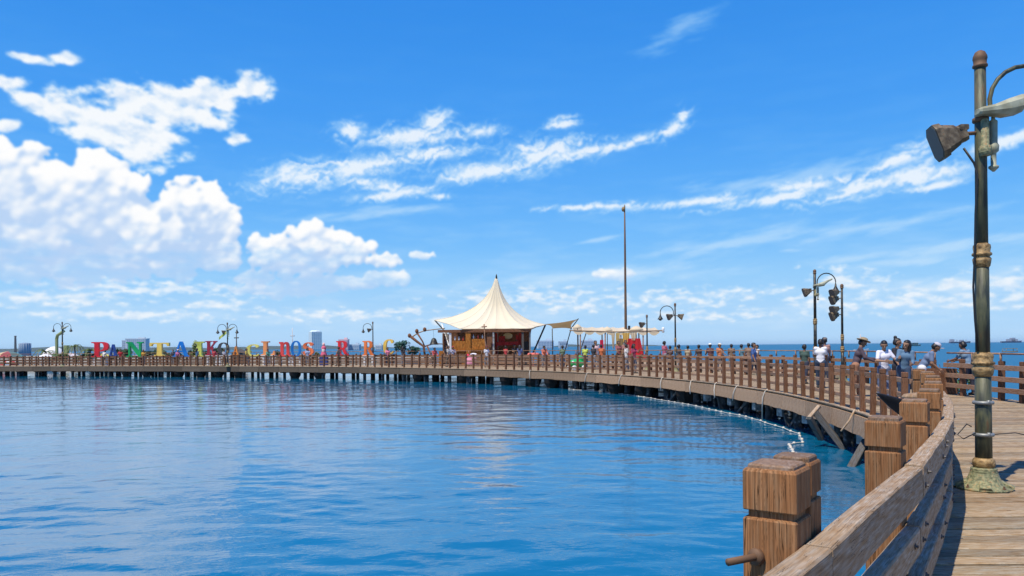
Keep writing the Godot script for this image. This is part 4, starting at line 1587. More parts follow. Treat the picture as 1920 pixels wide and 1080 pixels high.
func letters() -> void:
	var font := SystemFont.new()
	font.font_names = PackedStringArray(["Droid Serif"])
	font.font_weight = 700
	# character, left and right edge, foot, top, colour, how it is described
	var rows := [
		["P", -44.95, -43.2, 80.0, 0.92, 1.60, Color(0.52, 0.012, 0.022), "large red letter P, first of the row"],
		["A", -42.9, -42.1, 79.6, 1.0, 1.25, Color(0.018, 0.05, 0.24), "navy blue letter A between the red P and the green N"],
		["N", -40.75, -39.0, 79.0, 0.90, 1.58, Color(0.004, 0.27, 0.075), "large green letter N"],
		["T", -37.9, -35.85, 78.2, 0.98, 1.38, Color(0.60, 0.44, 0.09), "yellow letter T right of the green N"],
		["A", -35.1, -33.5, 77.4, 0.84, 1.62, Color(0.006, 0.17, 0.56), "bright blue rounded letter A"],
		["I", -32.5, -31.5, 76.5, 0.88, 1.55, Color(0.46, 0.52, 0.09), "lime green letter I"],
		["K", -31.1, -29.9, 75.9, 1.02, 1.45, Color(0.27, 0.02, 0.04), "dark red letter K right of the lime I"],
		["O", -29.7, -28.6, 75.5, 1.0, 1.30, Color(0.055, 0.05, 0.05), "charcoal arched letter right of the dark red K"],
		["A", -28.0, -27.4, 75.0, 1.05, 0.86, Color(0.56, 0.20, 0.03), "small orange letter A beside the double lamp post"],
		["C", -26.4, -25.15, 74.2, 0.86, 1.22, Color(0.56, 0.53, 0.12), "yellow curved letter C"],
		["L", -24.7, -23.3, 73.6, 1.0, 1.36, Color(0.62, 0.24, 0.08), "orange letter L left of the red arch letter"],
		["n", -22.4, -21.3, 71.9, 0.88, 1.38, Color(0.56, 0.045, 0.035), "red arch shaped letter left of the blue O"],
		["O", -21.15, -20.2, 71.5, 0.86, 1.50, Color(0.006, 0.15, 0.46), "deep blue letter O"],
		["S", -19.9, -18.85, 71.1, 0.96, 1.24, Color(0.66, 0.15, 0.045), "orange letter S right of the blue O"],
		["R", -16.4, -15.25, 69.8, 0.94, 1.34, Color(0.56, 0.018, 0.022), "red letter R, the left one of two"],
		["R", -13.75, -12.7, 68.8, 0.92, 1.34, Color(0.64, 0.16, 0.03), "orange letter R, the right one of two"],
		["C", -11.7, -10.75, 67.9, 1.02, 1.36, Color(0.60, 0.40, 0.07), "pale yellow letter at the right end of the row"]]
	for e in rows:
		var wide: float = e[2] - e[1]
		var o := thing("letter", e[7], "letter", w((e[1] + e[2]) * 0.5, 0, e[3]), rng.randf_range(-0.12, 0.2), "painted letters along the boardwalk")
		var tm := TextMesh.new()
		tm.text = e[0]
		tm.font = font
		tm.font_size = 64
		tm.pixel_size = 0.02
		tm.depth = 0.34
		tm.curve_step = 1.0
		var ab := tm.get_aabb()
		var m := show_mesh(tm, "face", letter_paint(e[6] * 1.3), o)
		m.scale = Vector3(wide / ab.size.x, e[5] / ab.size.y, 1.0)
		m.position = Vector3(-(ab.position.x + ab.size.x * 0.5) * m.scale.x, e[4] - ab.position.y * m.scale.y, 0.0)
		var s := new_st()
		tint = Color(1, 1, 1) * rng.randf_range(0.8, 1.0)
		tint.a = 1.0
		box(s, Vector3(0, e[4] - 0.035, 0), Vector3(wide * 1.05, 0.06, 0.5), 0.015)
		for k in 2:
			box(s, Vector3((k - 0.5) * wide * 0.7, (e[4] - 0.07) * 0.5, 0), Vector3(0.12, e[4] - 0.07, 0.35), 0.01)
		put(s, "stand", M.white if rng.randf() < 0.5 else M.far_post, o)
	tint = Color(1, 1, 1)
	# a pink figure on a stand between S and R
	var f := thing("statue", "small pink and white figure on a blue stand between the letters S and R", "statue", w(-17.9, 0, 71.0))
	var s := new_st()
	tint = Color(0.03, 0.05, 0.2)
	box(s, Vector3(0, 0.45, 0), Vector3(0.75, 0.9, 0.5), 0.02)
	put(s, "stand", M.any, f)
	s = new_st()
	tint = Color(0.62, 0.12, 0.2)
	lathe(s, Vector3.UP * 0.9, [[0.34, 0.0], [0.30, 0.15], [0.17, 0.5], [0.2, 0.62], [0.24, 0.8], [0.1, 0.95]], 10)
	put(s, "dress", M.any, f)
	s = new_st()
	tint = Color(0.75, 0.45, 0.42)
	blob(s, Vector3(0, 1.98, 0), Vector3(0.13, 0.17, 0.13))
	put(s, "head", M.any, f)
	s = new_st()
	tint = Color(0.7, 0.62, 0.6)
	blob(s, Vector3(0, 1.4, 0.14), Vector3(0.16, 0.24, 0.08))
	put(s, "apron", M.any, f)
	tint = Color(1, 1, 1)


func letter_paint(c: Color) -> StandardMaterial3D:
	var m := patched(mottled(rng.randi() % 90 + 100, [[0.15, Color(c.r * 0.72, c.g * 0.72, c.b * 0.72)], [0.5, c], [0.85, Color(minf(c.r * 1.12 + 0.01, 1), minf(c.g * 1.12 + 0.01, 1), minf(c.b * 1.12 + 0.01, 1))]], 0.02, 64), 0.6, 0.42)
	m.vertex_color_use_as_albedo = false
	return m


# ------------------------------------------------------------------ beyond the boardwalk

func leafy(s: SurfaceTool, mid: Vector3, r: Vector3, count: int, leaf: float, c: Color) -> void:
	# leaf clumps spread through a lumpy volume
	var lumps := []
	for k in 7:
		var v := Vector3(rng.randf_range(-1, 1), rng.randf_range(-0.8, 1), rng.randf_range(-1, 1)).normalized() * rng.randf_range(0.35, 0.7)
		lumps.append([v, rng.randf_range(0.3, 0.5), rng.randf_range(0.7, 1.3)])
	for k in count:
		var l = lumps[rng.randi() % lumps.size()]
		var v: Vector3 = l[0] + Vector3(rng.randfn(), rng.randfn(), rng.randfn()).normalized() * l[1] * pow(rng.randf(), 0.35)
		var p := mid + v * r
		var n := (v + Vector3(rng.randf_range(-1, 1), rng.randf_range(0, 1.4), rng.randf_range(-1, 1))).normalized()
		var a := n.cross(Vector3(rng.randf() - 0.5, rng.randf() - 0.5, rng.randf() - 0.5)).normalized() * leaf * rng.randf_range(0.6, 1.3)
		var b := n.cross(a) * 0.6
		var g: float = l[2] * rng.randf_range(0.75, 1.25)
		tint = Color(c.r * g, c.g * g, c.b * g)
		quad(s, p - a, p - b * 0.8, p + a, p + b)
	tint = Color(1, 1, 1)


func tree(at: Vector3, h: float, wide: float, c: Color, called: String, label: String, category: String, group: String) -> void:
	var o := thing(called, label, category, at, 0.0, group)
	var s := new_st()
	tint = Color(0.12, 0.08, 0.05)
	tube(s, [Vector3(0, -0.3, 0), Vector3(0.04 * h, h * 0.35, 0), Vector3(0, h * 0.7, 0)], 0.045 * h, 7, 0.02 * h)
	for k in 4:
		var a := TAU * k / 4.0 + rng.randf()
		tube(s, [Vector3(0.02 * h, h * (0.35 + 0.08 * k), 0), Vector3(cos(a) * wide * 0.3, h * (0.6 + 0.07 * k), sin(a) * wide * 0.3)], 0.02 * h, 5, 0.008 * h)
	put(s, "trunk", M.any, o)
	s = new_st()
	leafy(s, Vector3(0, h * 0.66, 0), Vector3(wide * 0.5, h * 0.36, wide * 0.5), 420, 0.075 * wide + 0.03, c)
	put(s, "crown", M.leaf, o)


func palm(at: Vector3, h: float, label: String) -> void:
	var o := thing("palm_tree", label, "palm tree", at, 0.0, "palms on the far shore")
	var s := new_st()
	tint = Color(0.16, 0.13, 0.10)
	tube(s, [Vector3(0, -0.3, 0), Vector3(0.1, h * 0.5, 0), Vector3(0.0, h, 0)], 0.16, 7, 0.1)
	put(s, "trunk", M.any, o)
	for k in 11:
		s = new_st()
		var a := TAU * k / 11.0 + rng.randf() * 0.3
		var d := Vector3(cos(a), 0, sin(a))
		var lift := rng.randf_range(0.2, 0.7)
		for j in 9:
			var t0 := j / 9.0
			var t1 := (j + 1) / 9.0
			var p0 := Vector3(0, h, 0) + d * 2.0 * t0 + Vector3.UP * (lift * sin(t0 * PI) - t0 * t0 * 1.1)
			var p1 := Vector3(0, h, 0) + d * 2.0 * t1 + Vector3.UP * (lift * sin(t1 * PI) - t1 * t1 * 1.1)
			var sd := d.cross(Vector3.UP) * 0.35 * (1.0 - t0 * 0.7)
			tint = Color(0.10, 0.14, 0.035) * rng.randf_range(0.8, 1.3)
			tri(s, p0, p1, p0 + sd + (p1 - p0) * 1.4 + Vector3.DOWN * 0.12)
			tri(s, p1, p0, p0 - sd + (p1 - p0) * 1.4 + Vector3.DOWN * 0.12)
		put(s, "frond", M.leaf, o)
	tint = Color(1, 1, 1)


func building(at: Vector3, size: Vector3, floors: int, bays: int, c: Color, label: String, turn := 0.0, cap := 0.0) -> Node3D:
	var o := thing("building", label, "building", at, turn)
	var s := new_st()
	c = Color(minf(c.r * 1.45, 0.7), minf(c.g * 1.42, 0.72), minf(c.b * 1.3, 0.75))
	tint = c
	var ch := size.x * 0.06
	column(s, Vector3(0, -1, 0), size.x, size.z, size.y + 1.0, ch)
	put(s, "walls", M.any, o)
	s = new_st()
	tint = c * 1.12
	tint.a = 1.0
	if cap > 0.0:
		lathe(s, Vector3.UP * size.y, [[size.x * 0.5, 0.0], [size.x * 0.47, cap * 0.5], [size.x * 0.34, cap], [size.x * 0.1, cap * 1.1]], 8, Vector3.UP, false, size.z / size.x)
	else:
		box(s, Vector3(0, size.y + 0.6, 0), Vector3(size.x * 1.02, 1.2, size.z * 1.02))
		box(s, Vector3(size.x * 0.2, size.y + 2.2, 0), Vector3(size.x * 0.3, 2.2, size.z * 0.4))
	put(s, "roof", M.any, o)
	# glazing bands and ribs standing proud of the wall
	s = new_st()
	tint = Color(c.r * 0.66, c.g * 0.72, c.b * 0.80)
	for f in floors:
		var y := size.y * (f + 0.55) / floors
		box(s, Vector3(0, y, size.z * 0.5 + 0.1), Vector3(size.x * 0.84, size.y / floors * 0.5, 0.3))
	put(s, "window_band", M.shiny, o).set_meta("kind", "stuff")
	s = new_st()
	tint = c * 1.1
	tint.a = 1.0
	for b in bays + 1:
		box(s, Vector3((float(b) / bays - 0.5) * size.x * 0.84, size.y * 0.5, size.z * 0.5 + 0.25), Vector3(size.x * 0.02 + 0.1, size.y * 0.96, 0.5))
	put(s, "rib", M.any, o).set_meta("kind", "stuff")
	tint = Color(1, 1, 1)
	return o


func hills(called: String, x0: float, x1: float, z: float, high: float, seed_: int) -> void:
	var n := noise(1.0, 4, seed_)
	var s := new_st()
	s.set_smooth_group(0)
	tint = Color(0.055, 0.085, 0.06)
	var cols := 60
	var pts := []
	for r in 5:
		var row := []
		for k in cols + 1:
			var t := float(k) / cols
			var up := [0.0, 0.75, 1.0, 0.6, 0.0][r] as float
			var hgt := high * sin(t * PI) * (0.65 + 0.6 * n.get_noise_2d(t * 5.0, r * 0.2)) * up
			row.append(w(lerpf(x0, x1, t), WATER - 1.0 + maxf(hgt, 0.0), z + r * high * 6.0))
		pts.append(row)
	for r in 4:
		for k in cols:
			quad(s, pts[r][k], pts[r][k + 1], pts[r + 1][k + 1], pts[r + 1][k])
	tint = Color(1, 1, 1)
	structure(put(s, called, M.any))


func parasol(at: Vector3, r: float, h: float, cs: Array, label: String) -> void:
	var o := thing("parasol", label, "parasol", at, 0.0, "parasols on the far shore")
	var s := new_st()
	tint = Color(0.5, 0.5, 0.5)
	tube(s, [Vector3.ZERO, Vector3.UP * h], 0.04, 6)
	put(s, "pole", M.any, o)
	s = new_st()
	for k in 8:
		tint = cs[k % cs.size()]
		var a := TAU * k / 8.0
		var b := TAU * (k + 1) / 8.0
		var pa := Vector3(cos(a) * r, h - r * 0.42, -sin(a) * r)
		var pb := Vector3(cos(b) * r, h - r * 0.42, -sin(b) * r)
		var ma := Vector3(cos(a) * r * 0.6, h - r * 0.14, -sin(a) * r * 0.6)
		var mb := Vector3(cos(b) * r * 0.6, h - r * 0.14, -sin(b) * r * 0.6)
		quad(s, pa, pb, mb, ma)
		tri(s, ma, mb, Vector3(0, h, 0))
		quad(s, pa + Vector3.DOWN * 0.2, pb + Vector3.DOWN * 0.2, pb, pa)
	put(s, "canopy", M.cloth, o)
	tint = Color(1, 1, 1)


func far_shore() -> void:
	# a low spit of land beyond the letters
	var s := new_st()
	var top := PackedVector3Array()
	var low := PackedVector3Array()
	for e in [[-150, 112], [-92, 104], [-70, 101], [-52, 104], [-40, 100], [-26, 103], [-18, 108], [-13, 118], [-16, 150], [-30, 190], [-80, 260], [-190, 320], [-300, 330], [-320, 150]]:
		top.append(w(e[0], -0.35, e[1]))
		low.append(w(e[0] * 1.0, -2.0, e[1] - 2.0))
	loft(s, [low, top])
	structure(put(s, "land", M.ground))
	hills("hills", -1500.0, -500.0, 3200.0, 30.0, 4)
	hills("hills", 130.0, 700.0, 3200.0, 22.0, 9)
	hills("hills", -3200.0, -1300.0, 3600.0, 34.0, 19)
	building(w(-395, -1, 1500), Vector3(22, 36, 20), 12, 5, Color(0.40, 0.47, 0.52), "pale blue glass tower with rounded top on the far shore", 0.5, 3.0)
	var blk := building(w(-752, -1, 1500), Vector3(42, 25, 16), 7, 9, Color(0.34, 0.38, 0.44), "wide grey apartment slab behind the green N", 0.1)
	building(w(-782, -1, 1520), Vector3(18, 22, 16), 6, 4, Color(0.36, 0.40, 0.46), "lower grey block at the left end of the apartment slab", 0.1)
	building(w(-225, -1, 1000), Vector3(13, 13.5, 10), 4, 4, Color(0.55, 0.33, 0.36), "pinkish block rising behind the left red R", 0.05)
	building(w(40, -1, 900), Vector3(20, 8.5, 12), 3, 5, Color(0.30, 0.36, 0.45), "low blue grey block just right of the tent", 0.0)
	building(w(63, -1, 920), Vector3(11, 7.5, 12), 2, 4, Color(0.27, 0.33, 0.42), "small blue grey block between the tent and the shade sail poles", 0.0)
	building(w(92, -1, 910), Vector3(16, 8.2, 12), 3, 4, Color(0.30, 0.34, 0.42), "dark blue grey block below the shade sail tip", 0.0)
	building(w(-212, -1, 1010), Vector3(14, 6.5, 10), 2, 4, Color(0.30, 0.36, 0.44), "low grey blue block between the two letters R", 0.0)
	building(w(-178, -1, 1000), Vector3(9, 5.5, 8), 2, 3, Color(0.38, 0.40, 0.44), "small pale block right of the orange letter R", 0.0)
	# a round grey tank
	var tank := thing("storage_tank", "round grey blue storage tank on the shore at the far left", "tank", w(-300, -1, 460))
	s = new_st()
	tint = Color(0.22, 0.30, 0.40)
	lathe(s, Vector3.ZERO, [[3.3, 0.0], [3.3, 7.3], [3.2, 7.5], [1.0, 7.9]], 18)
	put(s, "shell", M.any, tank)
	s = new_st()
	tint = Color(0.34, 0.40, 0.46)
	for k in 9:
		var a := PI * k / 8.0
		tube(s, [Vector3(cos(a) * 3.35, 0, sin(a) * 3.35), Vector3(cos(a) * 3.35, 7.3, sin(a) * 3.35)], 0.12, 5)
	put(s, "rib", M.any, tank)
	tint = Color(0.16, 0.18, 0.2)
	var ch := thing("chimney", "thin dark chimney pole at the far left edge", "chimney", w(-133, -0.4, 200))
	s = new_st()
	lathe(s, Vector3.ZERO, [[0.35, 0.0], [0.24, 5.9], [0.3, 6.0], [0.3, 6.2]], 8)
	put(s, "stack", M.any, ch)
	# white dome and stalls
	var dm := thing("dome", "white dome tent behind the leftmost double lamp post", "dome", w(-92, -0.35, 150))
	s = new_st()
	tint = Color(0.74, 0.74, 0.74)
	lathe(s, Vector3.ZERO, [[2.2, 0.0], [2.15, 0.9], [1.85, 1.7], [1.3, 2.35], [0.6, 2.75], [0.05, 2.9]], 16)
	put(s, "shell", M.cloth, dm)
	var sl := thing("slide_tower", "tall yellow green play tower with a bent arch behind the leftmost lamp post", "tower", w(-84.3, -0.35, 140))
	tint = Color(0.22, 0.27, 0.12)
	for e in [[Vector3(-1.05, 0, 0), Vector3(0.32, 4.4, 0.5)], [Vector3(0.75, 0, 0), Vector3(0.6, 3.0, 0.8)]]:
		s = new_st()
		box(s, e[0] + Vector3.UP * e[1].y * 0.5, e[1], 0.04)
		put(s, "column", M.any, sl)
	s = new_st()
	tube(s, [Vector3(-1.05, 4.2, 0), Vector3(-0.9, 4.9, 0), Vector3(-0.4, 5.2, 0), Vector3(0.35, 5.75, 0)], 0.28, 8)
	put(s, "arch", M.any, sl)
	s = new_st()
	tint = Color(0.12, 0.2, 0.09)
	box(s, Vector3(-0.1, 0.7, 0.2), Vector3(2.6, 1.5, 1.4), 0.08)
	put(s, "platform", M.any, sl)
	tint = Color(1, 1, 1)
	for e in [[-103.5, 150, Color(0.65, 0.30, 0.30), "pink roofed market tent left of the white dome"], [-81.5, 138, Color(0.70, 0.60, 0.58), "pale pink roofed market tent right of the white dome"], [-63.4, 101.5, Color(0.78, 0.78, 0.76), "low white canopy left of the leftmost double lamp post"], [-56.6, 103.5, Color(0.62, 0.52, 0.06), "low yellow canopy showing beside the red P"], [-42.4, 103.5, Color(0.74, 0.74, 0.74), "low white canopy behind the lime I"]]:
		var tn := thing("market_tent", e[3], "tent", w(e[0], -0.35, e[1]), 0.2, "tents on the far shore")
		s = new_st()
		tint = e[2]
		lathe(s, Vector3.UP * 0.95, [[1.5, 0.0], [1.45, 0.1], [0.8, 0.36], [0.15, 0.6], [0.02, 0.7]], 4, Vector3.UP, false)
		put(s, "roof", M.cloth, tn)
		for k in 4:
			s = new_st()
			tint = Color(0.5, 0.5, 0.5)
			var a := TAU * k / 4.0
			tube(s, [Vector3(cos(a) * 1.35, 0, -sin(a) * 1.35), Vector3(cos(a) * 1.35, 1.0, -sin(a) * 1.35)], 0.05, 5)
			put(s, "pole", M.any, tn)
	tint = Color(1, 1, 1)
	parasol(w(-69.5, -0.35, 103.0), 1.9, 2.0, [Color(0.02, 0.25, 0.24), Color(0.55, 0.42, 0.22), Color(0.3, 0.06, 0.06), Color(0.10, 0.16, 0.14)], "teal and tan striped parasol at the left edge")
	parasol(w(-71.8, -0.35, 104.0), 1.5, 1.9, [Color(0.50, 0.40, 0.34), Color(0.38, 0.22, 0.2)], "beige and rust parasol cut by the left edge")
	parasol(w(-68.3, -0.35, 101.5), 1.1, 0.75, [Color(0.72, 0.70, 0.66), Color(0.55, 0.05, 0.04)], "low red and white parasol at the left edge")
	parasol(w(-70.4, -0.35, 101.2), 1.2, 0.7, [Color(0.03, 0.16, 0.42), Color(0.05, 0.22, 0.5)], "low blue parasol in the left corner")
	for e in [[-75.0, 128.0, 2.6, "taller palm with pale fronds right of the leftmost double lamp post"], [-66.8, 107.0, 1.8, "short palm left of the leftmost double lamp post"], [-58.2, 103.0, 1.9, "short yellow green palm just left of the red P"]]:
		palm(w(e[0], -0.35, e[1]), e[2], e[3])
	var spots := [[-63.6, 106, 1.7, 2.2, 0], [-64.2, 104, 1.3, 1.8, 1], [-61.0, 105, 1.4, 2.0, 0], [-58.9, 104, 2.0, 2.2, 2], [-57.3, 106, 1.5, 2.2, 1], [-56.2, 108, 2.4, 2.8, 2], [-53.6, 110, 2.0, 3.0, 2], [-48.2, 106, 1.9, 2.6, 2], [-44.8, 104, 2.0, 1.6, 1], [-42.8, 101.4, 3.3, 1.6, 3], [-41.9, 102, 1.9, 2.0, 2], [-40.9, 104, 2.5, 2.4, 2], [-37.6, 105, 2.1, 2.0, 0], [-16.6, 112, 3.3, 3.0, 4], [-15.0, 114, 2.4, 2.6, 4], [-33.4, 106, 1.7, 1.6, 2], [-28.0, 107, 1.4, 1.7, 1], [-53.0, 112, 2.2, 2.4, 2]]
	var cols := [Color(0.13, 0.16, 0.035), Color(0.17, 0.17, 0.05), Color(0.035, 0.07, 0.022), Color(0.20, 0.24, 0.06), Color(0.04, 0.12, 0.08)]
	var words := ["olive green", "straw green", "dark green", "pale lime", "teal green"]
	var where := ["behind the leftmost double lamp post", "left of the leftmost double lamp post", "right of the leftmost double lamp post", "just left of the red P", "between the red P and the navy A", "between the navy A and the green N", "between the green N and the yellow T", "between the yellow T and the bright blue A", "between the bright blue A and the lime I", "sprouting above the lime I", "behind the dark red K", "behind the charcoal letter", "between the small orange A and the yellow C", "left of the tent, the taller crown", "left of the tent, the lower crown", "between the orange L and the red arch letter", "between the orange S and the pink figure", "behind the yellow T"]
	for k in spots.size():
		var e = spots[k]
		tree(w(e[0], -0.35, e[1]), e[2], e[3], cols[e[4]], "tree", words[e[4]] + " bushy tree " + where[k], "tree", "trees on the far shore")
	# masts
	for e in [[-35.6, 96.5, 4.4, Color(0.10, 0.09, 0.08), "dark mast with a crossbar right of the double lamp post"], [-29.1, 99.0, 4.7, Color(0.55, 0.56, 0.56), "pale mast with cross trees above the deep blue O"]]:
		var ms := thing("mast", e[4], "mast", w(e[0], -0.35, e[1]))
		s = new_st()
		tint = e[3]
		tube(s, [Vector3.ZERO, Vector3.UP * e[2]], 0.11, 6, 0.05)
		put(s, "pole", M.any, ms)
		s = new_st()
		tube(s, [Vector3(-0.3, e[2] * 0.78, 0), Vector3(0.3, e[2] * 0.78, 0)], 0.07, 5)
		put(s, "crossbar", M.any, ms)
	var tw := thing("timber_tower", "dark timber hut below the dark mast", "hut", w(-35.3, -0.35, 96.8))
	s = new_st()
	tint = Color(0.09, 0.075, 0.07)
	box(s, Vector3(0, 0.75, 0), Vector3(1.7, 1.5, 1.2), 0.03)
	put(s, "walls", M.any, tw)
	s = new_st()
	lathe(s, Vector3.UP * 1.5, [[1.2, 0.0], [0.1, 0.55]], 4, Vector3.UP, false)
	put(s, "roof", M.any, tw)
	tint = Color(1, 1, 1)
	# ships
	ship(w(1500, WATER, 2500), 78.0, 0.15, [[-30.0, 12.0, 9.0], [6.0, 10.0, 6.5]], "grey cargo ship on the horizon left of the near lamp post")
	ship(w(1672, WATER, 2500), 74.0, 0.1, [[2.0, 36.0, 7.5], [4.0, 14.0, 12.0]], "grey ship with a long cabin on the horizon at the right edge")
	var ft := thing("ferry", "low green grey ferry on the sea behind the bending walkers", "boat", w(322, WATER, 600))
	s = new_st()
	tint = Color(0.20, 0.28, 0.26)
	hull(s, 13.0, 3.0, 1.1)
	put(s, "hull", M.any, ft)
	s = new_st()
	box(s, Vector3(-0.5, 2.6, 0), Vector3(9.0, 0.25, 2.6), 0.03)
	for k in 6:
		box(s, Vector3(-4.6 + k * 1.65, 1.8, 0), Vector3(0.2, 1.5, 2.2))
	put(s, "canopy", M.any, ft)
	var sb := thing("sailboat", "distant sailboat with a furled white sail left of the bending walkers", "boat", w(117, WATER, 250))
	s = new_st()
	tint = Color(0.6, 0.58, 0.55)
	hull(s, 5.0, 1.5, 0.6)
	put(s, "hull", M.any, sb)
	s = new_st()
	tint = Color(0.6, 0.55, 0.52)
	lathe(s, Vector3(-0.3, 0.5, 0), [[0.55, 0.0], [0.45, 2.5], [0.2, 4.8], [0.05, 5.2]], 8)
	put(s, "sail", M.cloth, sb)
	var rf := thing("raft", "bamboo fishing raft afloat beyond the railing at the right edge", "raft", w(130, WATER, 195))
	s = new_st()
	tint = Color(0.26, 0.20, 0.12)
	for k in 5:
		tube(s, [Vector3(-1.6, 0.15, -0.8 + k * 0.4), Vector3(1.6, 0.15, -0.8 + k * 0.4)], 0.12, 6)
	for e in [[-1.4, -0.7], [1.4, -0.7], [-1.4, 0.7], [1.4, 0.7]]:
		tube(s, [Vector3(e[0], 0.1, e[1]), Vector3(e[0], 0.9, e[1])], 0.07, 5)
	box(s, Vector3(0.2, 0.95, 0), Vector3(2.8, 0.12, 1.5), 0.02)
	put(s, "frame", M.any, rf)
	tint = Color(1, 1, 1)
	# bushes outside the sea railing
	for e in [[15.1, 25.6, 1.9, "green mangrove bush behind the wooden bin, outside the railing"], [15.4, 21.4, 1.6, "low mangrove bush outside the railing right of the near lamp post"]]:
		var b := thing("mangrove_bush", e[3], "bush", w(e[0], WATER, e[1]), 0.0, "mangroves beside the boardwalk")
		s = new_st()
		tint = Color(0.10, 0.08, 0.06)
		for k in 5:
			var a := TAU * k / 5.0
			tube(s, [Vector3(cos(a) * 0.3, -0.6, sin(a) * 0.3), Vector3(cos(a) * 0.1, 0.6, sin(a) * 0.1), Vector3(cos(a) * 0.4, e[2], sin(a) * 0.4)], 0.03, 5, 0.012)
		put(s, "stem", M.any, b)
		s = new_st()
		leafy(s, Vector3(0, e[2] * 0.72, 0), Vector3(0.75, 0.6, 0.75), 500, 0.075, Color(0.05, 0.11, 0.03))
		put(s, "leaves", M.leaf, b)


func hull(s: SurfaceTool, long: float, wide: float, high: float) -> void:
	var rings := []
	for e in [[-0.5, 0.7, 1.0], [-0.45, 0.9, 1.0], [0.2, 1.0, 1.0], [0.38, 0.7, 1.15], [0.5, 0.06, 1.4]]:
		var x: float = e[0] * long
		var y: float = e[1] * wide * 0.5
		var h: float = e[2] * high
		rings.append(PackedVector3Array([Vector3(x, -0.4, y * 0.6), Vector3(x, -0.4, -y * 0.6), Vector3(x, h, -y), Vector3(x, h, y)]))
	loft(s, rings)


func ship(at: Vector3, long: float, turn: float, blocks: Array, label: String) -> void:
	var o := thing("cargo_ship", label, "ship", at, turn, "ships on the horizon")
	var s := new_st()
	tint = Color(0.12, 0.14, 0.2)
	hull(s, long, long * 0.16, 5.0)
	put(s, "hull", M.any, o)
	tint = Color(0.30, 0.32, 0.38)
	for e in blocks:
		s = new_st()
		box(s, Vector3(e[0], 4.5 + e[2] * 0.5, 0), Vector3(e[1], e[2], 9.0), 0.3)
		put(s, "cabin", M.any, o)
	for x in [-12.0, 22.0]:
		s = new_st()
		tube(s, [Vector3(x, 4, 0), Vector3(x, 13, 0)], 0.5, 5)
		tube(s, [Vector3(x - 5, 6, 0), Vector3(x, 11, 0), Vector3(x + 6, 7, 0)], 0.35, 5)
		put(s, "derrick", M.any, o)
	tint = Color(1, 1, 1)


# ------------------------------------------------------------------ small things close by

